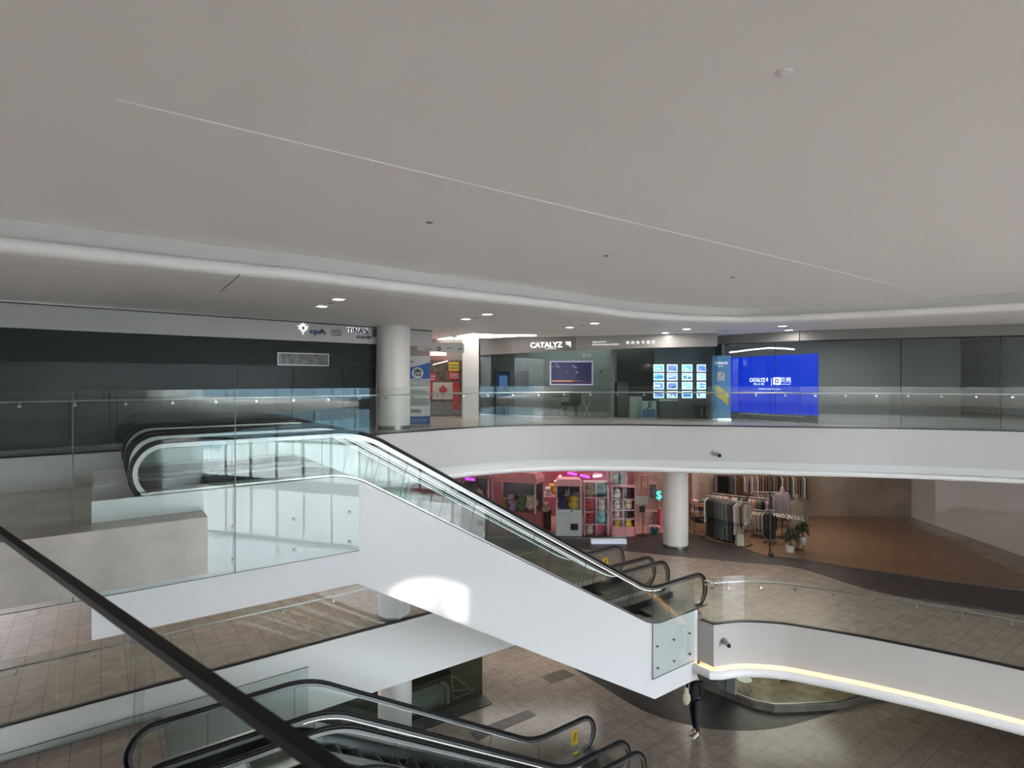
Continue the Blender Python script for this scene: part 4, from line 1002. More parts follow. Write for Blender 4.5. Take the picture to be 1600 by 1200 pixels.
claw('white claw machine with a pink topped roof, right of the large pink one', 909, D2, -.08, 1.02, .85, 750.5, 760, 797, M_pinkl, M_mach,
     [(-.5, -.5, .20, ('indigo',), 'dark indigo plush in the white claw machine', 0), (.35, -.5, .22, ('yellow', 'brown'), 'big yellow plush in the white claw machine', 0),
      (-.1, .2, .17, ('white',), 'white plush behind the yellow one in the white claw machine', .15), (.55, .25, .16, ('lilac',), 'lilac plush at the back of the white claw machine', .2)], None)
claw('dusky claw machine half hidden behind the escalator handrail', 764, 23.3, -.12, 1.25, .85, 738, 748, 785, mat('dusky_roof', (.30, .17, .16), .4), mat('dusky_base', (.26, .20, .19), .4),
     [(-.3, -.4, .18, ('cream',), 'cream plush in the half hidden claw machine', 0), (.3, -.4, .17, ('white', 'brown'), 'white plush in the half hidden claw machine', .05), (0, .2, .16, ('brown',), 'brown plush at the back of the half hidden claw machine', .1)], None)
# cubby shelves with plush
def shelf(label, x0, x1, ys, cols, D, m):
    a, b = fx(x0, D, 0), fx(x1, D, 0); zs = [lz(y, D) for y in ys]; zs[-1] = L2 + .012
    t = thing('display_shelf', label, 'shelf', Vector(((a.x + b.x) / 2, D, zs[-1])))
    w = (b.x - a.x); dp = .45; c = (a + b) / 2
    for i in range(cols + 1):
        MB().obox((a.x + w * i / cols, D + dp / 2, (zs[0] + zs[-1]) / 2), (.018, 0, 0), (0, dp / 2, 0), (0, 0, (zs[0] - zs[-1]) / 2)).build('upright', m, t)
    for z in zs[:-1]:
        MB().obox((c.x, D + dp / 2, z), (w / 2 + .018, 0, 0), (0, dp / 2, 0), (0, 0, .015)).build('shelf_board', m, t)
    MB().obox((c.x, D + dp - .01, (zs[0] + zs[-1]) / 2), (w / 2, 0, 0), (0, .01, 0), (0, 0, (zs[0] - zs[-1]) / 2)).build('back_board', M_hot, t)
    return [[(a.x + w * (i + .5) / cols, zs[k + 1] + .015) for i in range(cols)] for k in range(len(zs) - 1)], t
cells, s1_ = shelf('pink cubby shelf of big plush toys right of the white claw machine', 913.5, 950, (754, 778, 800, 820, 843), 2, D2 + .1, M_shelfp)
big = [[('brown', .20), ('teal', .21)], [('red', .20), ('white', .16)], [('red', .14), ('mint', .19)], [('cream', .14), None]]
rw = ('top', 'second', 'third', 'bottom')
for r_, row in enumerate(big):
    for c_, it in enumerate(row):
        if it:
            x, z = cells[r_][c_]
            plush('plush_toy', '%s plush in the %s row of the %s side of the left cubby shelf' % (it[0], rw[r_], ('left', 'right')[c_]), (x, D2 + .32, z), it[1] * 1.12, PM[it[0]], None, None, 'round', r_ * 3 + c_)
cells, s2_ = shelf('narrow pink cubby shelf with black, white and yellow plush toys', 956, 992.5, (761, 781, 797.5, 811, 827, 843), 2, D2 + .05, M_shelfp)
big = [[('white', .155), ('black', .15)], [('white', .13), ('cream', .14)], [('pink', .115), ('black', .125)], [('yellow', .13), ('yellow', .14)]]
rw = ('top', 'second', 'third', 'fourth')
for r_, row in enumerate(big):
    for c_, it in enumerate(row):
        x, z = cells[r_][c_]
        plush('plush_toy', '%s plush in the %s row of the %s side of the right cubby shelf' % (it[0], rw[r_], ('left', 'right')[c_]), (x, D2 + .25, z), it[1] * 1.12, PM[it[0]], PM['black'] if it[0] == 'white' else None, None, 'long' if c_ and r_ == 1 else 'round', r_ * 5 + c_)
MB().obox((fx(974, D2, 0).x, D2 + .03, L2 + .2), (.44, 0, 0), (0, .012, 0), (0, 0, .19)).build('base_panel', M_pink, s2_)
# glass front of the toy shop
tf = thing('shop_glazing', 'clear glass front of the pink toy shop on level two', 'shop front', (SHOP2[8].x, SHOP2[8].y, L2))
tp = [p for p in SHOP2 if (p.x / p.y * F + 800) < 1000]
tp = resample(at_z(tp, 0), 1.25)
for a, b in zip(tp, tp[1:]):
    MB().slab(a.lerp(b, .004), b.lerp(a, .004), L2 + .02, L3 - 1.32, .01).build('glass_panel', M_toyglass, tf)
MB().sweep(at_z(tp, L2 + .0), [(.02, 0), (.02, .04), (-.02, .04), (-.02, 0)], up=Z).build('floor_channel', M_dsteel, tf)
# lit things in the toy shop
M_violet = mat('violet_neon', (.35, .05, 1), .4, emit=1.1, ecol=(.26, .04, .85)); M_wneon = mat('white_neon', (1, 1, 1), .4, emit=1.2, ecol=(.80, .78, 1))
def neon(label, x0, x1, y0, y1, D, m):
    t = thing('neon_sign', label, 'neon sign', pd((x0 + x1) / 2, y1, D))
    a, b = pd(x0, y0, D), pd(x1, y1, D); MB().rod(a, b, .045).build('tube', m, t)
    MB().obox((a + b) / 2 + Vector((0, .06, 0)), ((b.x - a.x) / 2 + .04, 0, 0), (0, .02, 0), (0, 0, .10)).build('back_plate', M_hot, t); return t
neon('left violet neon bar high in the toy shop', 887, 901, 739, 742, 24.6, M_violet)
neon('right violet neon bar high in the toy shop', 907, 921, 743, 746, 24.6, M_violet)
neon('short violet neon bar above the half hidden claw machine', 727, 741, 747.5, 749.5, 23.1, M_violet)
neon('white neon bar on a red panel above the left cubby shelf', 927, 940, 744.5, 743, 24.4, M_wneon)
rp = thing('wall_sign', 'magenta wall panel with a looping white outline behind the white claw machine', 'panel', pd(895, 756, 25.2))
face_panel('panel', 867, 950, 735, 757, 25.2, .04, mat('magenta_panel', (.45, .04, .12), .4), rp)
lp = [pd(x, y, 25.17) for x, y in ((866, 752), (871, 749), (874, 744), (876, 743), (878, 748), (882, 750), (886, 747), (887, 751), (880, 753), (873, 752))]
MB().tube(smooth(lp, 4), .018, 6).build('white_outline', M_wneon, rp)
lb = thing('light_box', 'low glowing white box on the floor in front of the cubby shelves', 'light box', hz(951, 849, L2))
c = hz(951, 849, L2 + .006); MB().obox(c + Z * .08, (.66, 0, 0), (0, .12, 0), (0, 0, .075)).build('diffuser', mat('light_box_white', (.42, .45, .52), .4, emit=.12, ecol=(.75, .82, 1)), lb)
MB().obox(c + Z * .004, (.68, 0, 0), (0, .14, 0), (0, 0, .008)).build('base', M_dsteel, lb)
ss = thing('sign_stand', 'pale board on a thin black pole at the toy shop entrance', 'sign', fx(1005, 22.9, L2))
face_panel('board', 994.5, 1013, 775.5, 788, 22.88, .02, mat('board_grey', (.50, .54, .54), .5), ss)
face_panel('card_reader', 999, 1008, 791, 800.5, 22.87, .04, M_frame, ss)
MB().rod(fx(1004.5, 22.9, L2 + .01), fx(1004.5, 22.9, lz(788, 22.9)), .014).build('pole', M_frame, ss)
MB().lathe([(0, .01), (.17, .01), (.17, .022), (0, .03)], fx(1004.5, 22.9, L2)).build('foot', M_frame, ss)
rt = thing('round_table', 'small round pink topped table right of the sign stand', 'table', fx(1023.5, 23.6, L2))
c = fx(1023.5, 23.6, L2); zt = lz(822, 23.6) - L2
MB().lathe([(0, zt - .03), (.24, zt - .03), (.25, zt - .015), (.24, zt), (0, zt)], c).build('table_top', M_shelfp, rt, smooth=40)
for k in range(3):
    g = Vector((math.cos(k * 2.1), math.sin(k * 2.1), 0)); MB().rod(c + g * .2 + Z * .012, c + g * .07 + Z * (zt - .03), .014).build('leg', M_frame, rt)
bn = thing('bin', 'dark teal tub under the small round pink table', 'tub', fx(1022, 23.3, L2))
MB().lathe([(0, .012), (.13, .012), (.17, .24), (.15, .24), (.12, .03), (0, .03)], fx(1022, 23.25, L2)).build('tub_body', mat('tub_teal', (.02, .12, .12), .4), bn, smooth=40)
nd = thing('neon_sign', 'teal neon dollar sign on the dusky wall left of the right column', 'neon sign', pd(1029.5, 781, 25.4))
text('tube', '$', pd(1029.5, 774, 25.4), (1, 0, 0), .42, mat('teal_neon', (.1, .9, .8), .4, emit=.55, ecol=(.04, .75, .60)), nd, width=.24, depth=.03, bold=.01)
def wall_picture(label, x0, x1, y0, y1, D, m, mf):
    t = thing('wall_picture', label, 'picture', pd((x0 + x1) / 2, y1, D)); face_panel('frame', x0, x1, y0, y1, D, .05, mf, t); face_panel('picture', x0 + 1.2, x1 - 1.2, y0 + 1.2, y1 - 1.2, D - .01, .01, m, t)
wall_picture('tall red framed picture on the dusky wall', 1002, 1013, 744, 764, 25.4, mat('picture_tan', (.32, .16, .12), .5, noise=.5, nscale=8), mat('frame_red', (.20, .03, .03), .4))
wall_picture('dark picture between the red frame and the neon dollar sign', 1016, 1025, 757, 778, 25.4, mat('picture_dark', (.035, .03, .035), .3, noise=.8, nscale=9), M_frame)
sc_ = boxthing('toy_scooter_box', 'pale pink boxes stacked under the pictures on the dusky wall', 'box', 1009, 1030, 800, 832, 24.6, .5, mat('box_dusky', (.36, .27, .26), .6, noise=.4, nscale=6), part='box')
rd = boxthing('red_cabinet', 'red slim cabinet just left of the right column', 'cabinet', 1031, 1041, 796, 834, 24.0, .4, mat('cabinet_red', (.34, .04, .07), .4))
face_panel('door', 1032, 1040, 798, 832, 23.99, .012, M_hot, rd)
dt = boxthing('display_screen', 'dark tilted display board high in the toy shop above the cubby shelves', 'display', 957, 977, 740, 759, 24.5, .1, mat('display_dark_green', (.03, .05, .05), .3), part='frame')
face_panel('poster', 958, 976, 742, 757, 24.49, .006, mat('display_print', (.06, .09, .085), .4, noise=.9, nscale=5), dt)
for k, (x, y, d, nm, lab) in enumerate([(853, 800, 23.6, 'cream', 'cream plush on the counter between the pink and white claw machines'), (862, 771, 24.6, 'yellow', 'yellow plush hanging between the pink and white claw machines'), (856, 776, 24.5, 'white', 'white plush between the two main claw machines')]):
    plush('plush_toy', lab, pd(x, y, d), .17, PM[nm], None, None, 'round', k)
pe = boxthing('counter', 'dark counter between the large pink and the white claw machines', 'counter', 848, 861, 800, 843, 23.7, .5, mat('counter_toy', (.06, .06, .062), .3)); face_panel('counter_top', 847, 862, 799, 801, 23.68, .55, M_frame, pe)
up = boxthing('wall_shelf', 'high wall shelf between the pink and white claw machines', 'shelf', 850, 868, 776.5, 779, 24.2, .6, M_shelfp, part='board')

# ------------------------------------------------------------------ level two: clothes shop
struct(MB().slab(fx(1092, 26.4, 0), fx(1420, 26.0, 0), L2, L3 - 1.3, .1).build('wall_clothes_shop_back', mat('clothes_wall', (.42, .33, .27), .7, noise=.15, nscale=1)))
struct(MB().slab(fx(1083, 23.9, 0), fx(1096, 26.4, 0), L2, L3 - 1.3, .08).build('wall_clothes_shop_side', mat('clothes_side', (.40, .30, .25), .7)))
GM = {k: mat('cloth_' + k, c, .9) for k, c in dict(black=(.014, .014, .015), charcoal=(.045, .047, .048), grey=(.13, .135, .135), slate=(.07, .085, .09), beige=(.36, .31, .24), sand=(.28, .22, .16), cream=(.50, .46, .38),
      pale=(.42, .42, .36), pink=(.55, .30, .33), white=(.62, .58, .56), red=(.28, .02, .04), brown=(.16, .09, .05), mauve=(.30, .24, .30), navy=(.02, .025, .05), tan=(.32, .20, .12)).items()}
GMESH = {}
def garment(c, axis, length, m, label, group, kind='coat', w=.46, th=.085, seed=0):
    """a garment on a hanger: c = hook point on the rail, axis = shoulder direction"""
    key = (kind, round(length, 1), m.name, seed % 3)
    t = bpy.data.objects.new('hanging_' + kind, None); COL.objects.link(t); t.location = c; t.rotation_euler = (0, 0, math.atan2(axis[1], axis[0])); t.empty_display_size = .1
    tag(t, label, kind, group)
    if key not in GMESH:
        rn = random.Random(seed % 3 + 17); b = MB(); K = 14; rings = []
        prof = [(-.09, .10, .6), (-.13, .80, .8), (-.20, 1.0, 1.0), (-.45, .96, 1.0), (-.65 * length - .05, .95, 1.0), (-length, 1.08, 1.15)]
        ph = rn.random() * 6
        for z, ww, tt in prof:
            f = min(1, max(0, (-z - .2) / max(.3, length)))
            rings.append([(w / 2 * ww * math.cos(2 * math.pi * i / K), th / 2 * tt * math.sin(2 * math.pi * i / K) * (1 + .5 * f * math.sin(5 * 2 * math.pi * i / K + ph)), z) for i in range(K)])
        vs = [v for r in rings for v in r]; n = len(rings)
        b.add(vs, [(j * K + i, j * K + (i + 1) % K, (j + 1) * K + (i + 1) % K, (j + 1) * K + i) for j in range(n - 1) for i in range(K)] + [tuple(range(K)), tuple((n - 1) * K + i for i in range(K))])
        body = b.build('garment_body', m, None, smooth=70); parts = [body]
        if kind in ('coat', 'jacket', 'sweater'):
            for s in (-1, 1): parts.append(MB().rod((s * w * .45, 0, -.17), (s * (w * .52), .02, -.17 - min(.62, length * .6)), .055, .045, 10).build('sleeve', m, None, smooth=60))
        hg = MB().rod((-w * .36, 0, -.13), (0, 0, -.06), .008); hg.rod((w * .36, 0, -.13), (0, 0, -.06), .008); hg.rod((0, 0, -.06), (0, 0, .02), .005)
        parts.append(hg.build('hanger', M_dsteel, None))
        GMESH[key] = parts
        ps = parts
    else:
        ps = []
        for p in GMESH[key]:
            q = p.copy(); COL.objects.link(q); ps.append(q)
    for p in ps: p.parent = t; p.matrix_parent_inverse = Matrix.Identity(4)
    return t
def rack(label, a, b, zr, posts=2):
    a, b = Vector(a), Vector(b); t = thing('clothes_rack', label, 'clothes rack', Vector(((a.x + b.x) / 2, (a.y + b.y) / 2, L2)))
    MB().rod((a.x, a.y, zr), (b.x, b.y, zr), .016).build('rail', M_steel, t)
    n = Vector((-(b - a).y, (b - a).x, 0)).normalized()
    for k in range(posts):
        q = a.lerp(b, k / (posts - 1)); MB().rod((q.x, q.y, L2 + .03), (q.x, q.y, zr + .02), .014).build('post', M_steel, t)
        MB().obox((q.x, q.y, L2 + .026), n * .24, (b - a).normalized() * .02, Z * .014).build('foot', M_frame, t)
    return t
# front rack along the shop line
zr = L2 + 1.62
r0, r1 = fx(1103, 22.85, 0), fx(1170, 21.45, 0)
rack('long chrome clothes rack at the open clothes shop front, right of the column', r0, r1, zr, 3)
ra_ = (r1 - r0).normalized(); rn_ = Vector((-ra_.y, ra_.x, 0))
front = [(1105.5, .95, 'pale', 'sweater'), (1109, 1.35, 'black', 'coat'), (1112, 1.42, 'black', 'coat'), (1115, 1.42, 'black', 'coat'), (1118, 1.40, 'black', 'coat'), (1121, 1.42, 'charcoal', 'coat'), (1124, 1.42, 'charcoal', 'coat'),
         (1127, 1.38, 'slate', 'coat'), (1130, 1.42, 'slate', 'coat'), (1133, 1.42, 'grey', 'coat'), (1136, 1.0, 'slate', 'coat'), (1139, 1.40, 'grey', 'coat'), (1142, 1.40, 'charcoal', 'coat'), (1145, 1.42, 'charcoal', 'coat'), (1148, 1.30, 'navy', 'coat'),
         (1151.5, 1.15, 'cream', 'coat'), (1154.5, 1.40, 'beige', 'coat'), (1158, 1.10, 'sand', 'coat'), (1161, .85, 'charcoal', 'jacket'), (1164.5, .9, 'grey', 'jacket'), (1167.5, .75, 'beige', 'jacket')]
lab_f = dict(black='long black coat at the left end of the front clothes rack', charcoal='charcoal coat on the front clothes rack', slate='slate coat in the middle of the front clothes rack', grey='grey garment on the front clothes rack')
cnt = {}
for k, (x, ln, m, kd) in enumerate(front):
    kx = (x - 800) / F; s = (r0.x - kx * r0.y) / (kx * ra_.y - ra_.x); q = r0 + ra_ * s
    cnt[m] = cnt.get(m, 0) + 1
    multi = sum(1 for f in front if f[2] == m and f[3] == kd) > 1
    lab = ('%s %s on the front clothes rack' % (('long ' if ln > 1.3 else 'short ') + m, kd))
    same = [f for f in front if f[2] == m and f[3] == kd and (f[1] > 1.3) == (ln > 1.3)]
    garment((q.x, q.y, zr + .018), rn_ * -1 + ra_ * .12, ln * 1.09, GM[m], lab, '%s %ss on the front rack' % (m, kd) if len(same) > 1 else 'garments on the front rack', kd, .5, .10, k)
# rear racks
def fill(label, a, b, zr, cols, length, kd, desc, w=.42, posts=2):
    rack(label, a, b, zr, posts); a, b = Vector(a), Vector(b); n = len(cols); dr = (b - a).normalized(); nn = Vector((-dr.y, dr.x, 0))
    for i, m in enumerate(cols):
        q = a.lerp(b, (i + .5) / n)
        garment((q.x, q.y, zr + .018), nn * -1, length + .06 * ((i * 7) % 3), GM[m], '%s %s on %s' % (m, kd, desc), '%s %ss on %s' % (m, kd, desc), kd, w, .09, i)
fill('clothes rack with pink, white and red shirts behind the front rack', fx(1112, 24.3, 0), fx(1166, 23.5, 0), L2 + 1.42, ['mauve', 'pale', 'mauve', 'white', 'pink', 'white', 'pink', 'pink', 'white', 'pink', 'red', 'red', 'white', 'pink', 'white', 'black', 'black', 'mauve', 'navy', 'black'], 1.0, 'shirt', 'the pink and white rack')
fill('clothes rack with tan and black shirts in the middle of the clothes shop', fx(1170, 23.6, 0), fx(1204, 23.2, 0), L2 + 1.40, ['white', 'tan', 'pink', 'beige', 'tan', 'brown', 'grey', 'slate', 'black', 'black', 'mauve', 'pink', 'brown'], 1.05, 'shirt', 'the tan and black rack')
fill('high wall rack with dark clothes at the back left of the clothes shop', fx(1116, 26.0, 0), fx(1168, 25.9, 0), L2 + 1.95, ['mauve', 'navy', 'black', 'black', 'black', 'navy', 'grey', 'grey', 'mauve', 'brown', 'brown', 'brown', 'white', 'mauve'], .8, 'garment', 'the high dark wall rack')
fill('high wall rack with brown and pale clothes at the back right of the clothes shop', fx(1172, 25.9, 0), fx(1262, 25.6, 0), L2 + 1.95, ['white', 'mauve', 'white', 'brown', 'mauve', 'brown', 'brown', 'charcoal', 'tan', 'brown', 'black', 'white', 'brown', 'tan', 'charcoal', 'white', 'tan', 'brown', 'grey', 'white', 'brown'], .95, 'garment', 'the high brown wall rack', .46)
fill('low clothes rack with cream jackets right of the front rack', fx(1177, 22.9, 0), fx(1196, 22.6, 0), L2 + 1.05, ['cream', 'beige', 'cream', 'sand', 'beige', 'cream', 'charcoal', 'cream', 'mauve'], .8, 'jacket', 'the low cream rack', .44)
fill('dark clothes rack just behind the glass post', fx(1196, 22.0, 0), fx(1210, 21.8, 0), L2 + 1.25, ['black', 'charcoal', 'black', 'black', 'charcoal', 'black'], .95, 'coat', 'the dark rack', .46)
fill('clothes rack of brown and grey coats deep in the clothes shop before the glass post', fx(1176, 24.4, 0), fx(1232, 24.2, 0), L2 + 1.45, ['brown', 'grey', 'mauve', 'brown', 'tan', 'charcoal', 'brown', 'grey', 'black', 'sand', 'brown', 'charcoal', 'mauve', 'tan', 'brown', 'grey', 'black', 'brown'], 1.1, 'coat', 'the deep brown rack', .46)
fill('second clothes rack of dark coats tucked behind the front rack', fx(1120, 23.4, 0), fx(1160, 22.7, 0), L2 + 1.35, ['black', 'charcoal', 'navy', 'black', 'slate', 'black', 'charcoal', 'brown', 'black', 'navy', 'charcoal', 'grey'], 1.1, 'coat', 'the tucked dark rack', .44)
# table of folded clothes left of the front rack
ft = thing('display_shelf', 'low shelf unit of folded clothes between the column and the front rack', 'shelf', fx(1095, 23.3, L2))
c = fx(1095, 23.4, 0)
for z in (.42, .82, 1.15): MB().obox((c.x, c.y, L2 + z), (.36, 0, 0), (0, .3, 0), (0, 0, .014)).build('shelf_board', mat('shelf_oak', (.40, .20, .09), .4), ft)
for i, j in ((-1, -1), (1, -1), (1, 1), (-1, 1)): MB().obox((c.x + .35 * i, c.y + .29 * j, L2 + .6), (.014, 0, 0), (0, .014, 0), (0, 0, .585)).build('leg', M_frame, ft)
fcol = [['charcoal', 'navy', 'grey'], ['white', 'mauve', 'brown'], ['mauve', 'pink', 'slate']]
rw = ('bottom', 'middle', 'top')
for r_, z in enumerate((.434, .834, 1.164)):
    for k in range(3):
        for s in range(2):
            m = fcol[r_][(k + s) % 3]
            o = MB(); o.obox((c.x - .23 + .23 * k, c.y - .02, L2 + z + .045 + .085 * s), (.10, 0, 0), (0, .2, 0), (0, 0, .04)); o = o.build('folded_garment', GM[m])
            bv = o.modifiers.new('soft', 'BEVEL'); bv.width = .025; bv.segments = 2
            tag(o, 'folded %s garment, %s of the %s pile on the %s shelf' % (m, ('lower', 'upper')[s], ('left', 'middle', 'right')[k], rw[r_]), 'folded clothes', 'folded clothes on the low shelf')
# mannequin busts
def bust(label, c, h, m, coat_label=None, w=.46):
    c = Vector(c); t = thing('dress_form', label, 'mannequin', c)
    MB().lathe([(0, .012), (.2, .012), (.2, .025), (.02, .04), (.018, h - .75), (0, h - .75)], c, 16).build('stand', M_frame, t, smooth=40)
    b = MB(); K = 16; rings = [(h - .98, .60, .62), (h - .80, .58, .6), (h - .55, .56, .58), (h - .35, .60, .6), (h - .2, .52, .5), (h - .12, .20, .3), (h, .15, .25)]
    b.add([c + Vector((w * ww * math.cos(2 * math.pi * i / K), w * .62 * dd * math.sin(2 * math.pi * i / K), z)) for z, ww, dd in rings for i in range(K)],
          [(j * K + i, j * K + (i + 1) % K, (j + 1) * K + (i + 1) % K, (j + 1) * K + i) for j in range(len(rings) - 1) for i in range(K)] + [tuple(range(K)), tuple((len(rings) - 1) * K + i for i in range(K))])
    b.build('coat', m, t, smooth=60)
    for s in (-1, 1): MB().tube(smooth([c + Vector((s * w * .5, 0, h - .22)), c + Vector((s * w * .66, 0, h - .5)), c + Vector((s * w * .68, -.04, h - .85))], 4), .062, 8).build('sleeve', m, t, smooth=60)
    MB().ball(c + Z * (h + .02), .06, .06, .07).build('neck_cap', M_shelfp, t, smooth=60)
    return t
bust('grey coat on a dress form behind the shop glass, right of the tan rack', fx(1222, 22.6, L2), lz(764, 22.6) - L2, GM['mauve'])
bust('tan jacket on a dress form at the right edge behind the shop glass', fx(1245, 21.0, L2), lz(777, 21.0) - L2, GM['sand'])
# glass front with lettering
cf = thing('shop_glazing', 'clear glass front with a dark end post on the right part of the clothes shop', 'shop front', fx(1203, 20.4, L2))
cp = [p for p in SHOP2 if (p.x / p.y * F + 800) >= 1202]; cp = resample(at_z([fx(1203, 20.25, 0)] + cp, 0), 1.2)
for a, b in zip(cp, cp[1:]): MB().slab(a.lerp(b, .004), b.lerp(a, .004), L2 + .02, L3 - 1.32, .01).build('glass_panel', M_toyglass, cf)
MB().obox((cp[0].x, cp[0].y, (L2 + L3 - 1.34) / 2), (.018, 0, 0), (0, .03, 0), (0, 0, (L3 - 1.34 - L2) / 2)).build('post', M_frame, cf)
MB().obox((cp[0].x + .03, cp[0].y - .02, L2 + .06), (.07, 0, 0), (0, .06, 0), (0, 0, .055)).build('post_shoe', M_frame, cf)
MB().sweep(at_z(cp, L2), [(.02, 0), (.02, .04), (-.02, .04), (-.02, 0)], up=Z).build('floor_channel', M_dsteel, cf)
q = pd(1233, 807.5, 20.0); text('letters', 'MAISON DE L', q, Vector((.95, -.22, -.10)), .13, mat('cream_letters', (.62, .55, .45), .5, emit=.12), cf, width=1.0, depth=.008)
# plants
def plant(label, x, D, ypot0, ypot1, r, h, seed, spread):
    c = fx(x, D, 0); z0, z1 = lz(ypot1, D), lz(ypot0, D); t = thing('potted_plant', label, 'plant', Vector((c.x, c.y, L2))); rn = random.Random(seed)
    for k in range(3):
        g = Vector((math.cos(k * 2.1 + .4), math.sin(k * 2.1 + .4), 0)); MB().rod(Vector((c.x, c.y, L2 + .012)) + g * r * .9, Vector((c.x, c.y, z0 + .02)) + g * r * .6, .014).build('leg', M_wood, t)
    MB().lathe([(0, z0), (r * .85, z0), (r, z1), (r * .88, z1), (r * .8, z1 - .05), (0, z1 - .05)], c, 24).build('pot', mat('pot_white', (.62, .62, .58), .5), t, smooth=40)
    st = MB(); tip = Vector((c.x, c.y, z1 + h)); st.tube(smooth([Vector((c.x, c.y, z1 - .06)), Vector((c.x + .03, c.y, z1 + h * .4)), tip], 4), .025, 8); st.build('trunk', mat('bark', (.12, .07, .04), .8), t, smooth=60)
    lf = MB()
    for k in range(90):
        a = rn.random() * 6.28; el = -.5 + rn.random() * 1.5; L = spread * (.55 + .45 * rn.random()); d_ = Vector((math.cos(a) * math.cos(el), math.sin(a) * math.cos(el), math.sin(el))); p = Vector((c.x, c.y, z1 + h * (.5 + .55 * rn.random())))
        m1 = p + d_ * L * .55; e = p + d_ * L - Z * L * .35; sd = d_.cross(Z).normalized() * (.045 + .02 * rn.random()); up_ = sd.cross(d_).normalized() * .006
        vs = [p + up_, m1 + sd, e, m1 - sd, m1 + up_ * 2]; lf.add(vs, [(0, 1, 4), (1, 2, 4), (2, 3, 4), (3, 0, 4)])
    lf.build('foliage', mat('dark_leaf', (.022, .045, .022), .45), t, fix=False)
plant('potted plant with dark leaves and white footed pot behind the shop glass', 1234.5, 20.75, 851, 864, .16, .42, 1, .48)
plant('second potted plant in a white pot on a wooden stand at the right edge', 1253, 20.9, 838, 850, .14, .40, 2, .42)
pbag = boxthing('paper_bag', 'pale upright paper bag on the floor under the beige coats', 'bag', 1152, 1162.5, 835, 853.5, 21.5, .2, mat('bag_pale', (.42, .43, .34), .7), part='bag_body')

# ------------------------------------------------------------------ ground floor
S1 = resample(at_z(SHOP1, 0), 1.35)
g1 = thing('shop_glazing', 'curved glass front with a low stone kerb of the ground floor shop', 'shop front', (SHOP1[4].x, SHOP1[4].y, 0))
kb = MB(); kb.sweep(at_z(SHOP1, 0), [(.06, .006), (.06, .20), (-.08, .20), (-.08, .006)], up=Z); kb.build('kerb', mat('kerb_stone', (.13, .115, .10), .4, noise=.3, nscale=2), g1)
MB().sweep(at_z(SHOP1, 0), [(.0, .20), (.0, .225), (-.04, .225), (-.04, .20)], up=Z).build('steel_channel', M_dsteel, g1)
for a, b in zip(S1, S1[1:]):
    if b.x / b.y * F + 800 > 1148: MB().slab(a.lerp(b, .004), b.lerp(a, .004), .22, L2 - 1.38, .01).build('glass_panel', M_shopglass, g1)
struct(MB().prism([(p.x, p.y) for p in SHOP1] + [(14, 30), (1.5, 30)], .0, .012).build('floor_ground_shop', mat('shop_wood_floor', (.19, .15, .10), .3, noise=.35, nscale=2.5)))
struct(MB().slab((3, 24.6), (17.5, 23.6), 0, L2 - 1.36, .1).build('wall_ground_shop_back', mat('ground_shop_wall', (.22, .20, .17), .6)))
M_cab = mat('cabinet_grey_green', (.19, .225, .215), .4)
def hz0(x, y): return hz(x, y, 0)
pA, pB, pC, pD = hz0(1090, 1068), hz0(1122, 1084), hz0(1136.5, 1089), hz0(1150, 1095)
sc2 = thing('shop_cabinets', 'grey green panelled cabinet front under the level two light strip', 'cabinet', (pA.x, pA.y, 0))
for a, b in ((pA, pB.lerp(pA, .02)), (pB.lerp(pC, .04), pC)):
    d_ = (b - a).normalized(); n_ = Vector((d_.y, -d_.x, 0))
    MB().slab(a, b, .20, 2.3, .05).build('door', M_cab, sc2)
    for z0_, z1_ in ((.32, .95), (1.05, 1.9)):
        MB().obox((a + b) / 2 + n_ * .03 + Z * (z0_ + z1_) / 2, d_ * (b - a).length * .38, n_ * .008, Z * (z1_ - z0_) / 2).build('door_panel', mat('cabinet_panel', (.15, .18, .17), .4), sc2)
q = hz0(1131, 1084); MB().ball(pB.lerp(pC, .6) + Vector((.02, -.07, .98)), .07, .02, .12).build('wreath', M_frame, sc2)
w1 = MB().slab(pC, pD, .20, L2 - 1.36, .12).build('pillar_ground_shop', mat('pillar_green_grey', (.27, .31, .30), .4)); struct(w1)
# white round table + stool frame inside
c = hz0(1163, 1080); c = Vector((c.x, c.y, 0))
rt2 = thing('round_table', 'white round table with slim splayed legs inside the ground floor shop', 'table', c)
zt = lz(1061, c.y)
MB().lathe([(0, zt - .03), (.22, zt - .03), (.23, zt), (0, zt)], c, 24).build('table_top', M_mach, rt2, smooth=40)
for k in range(3):
    g = Vector((math.cos(k * 2.1), math.sin(k * 2.1), 0)); MB().rod(c + g * .22 + Z * .012, c + g * .06 + Z * (zt - .03), .014).build('leg', M_mach, rt2)
a, b = pd(1224, 1082, 18.6), pd(1243, 1076, 18.9)
bs = thing('bench', 'white framed bench end inside the ground floor shop at the right', 'bench', (a.x, a.y, 0))
bs_z = .012
MB().obox((a.x, 18.9, .012 + .35), (.03, 0, 0), (0, .04, 0), (0, 0, .35)).build('leg', M_mach, bs)
MB().obox((a.x + .35, 19.2, .012 + .10), Vector((.36, .3, 0)), Vector((-.02, .03, 0)), (0, 0, .04)).build('stretcher', M_mach, bs)
MB().obox((a.x + .30, 19.2, .74), Vector((.42, .1, 0)), Vector((-.05, .25, 0)), (0, 0, .02)).build('seat', mat('bench_seat', (.10, .11, .11), .5), bs)

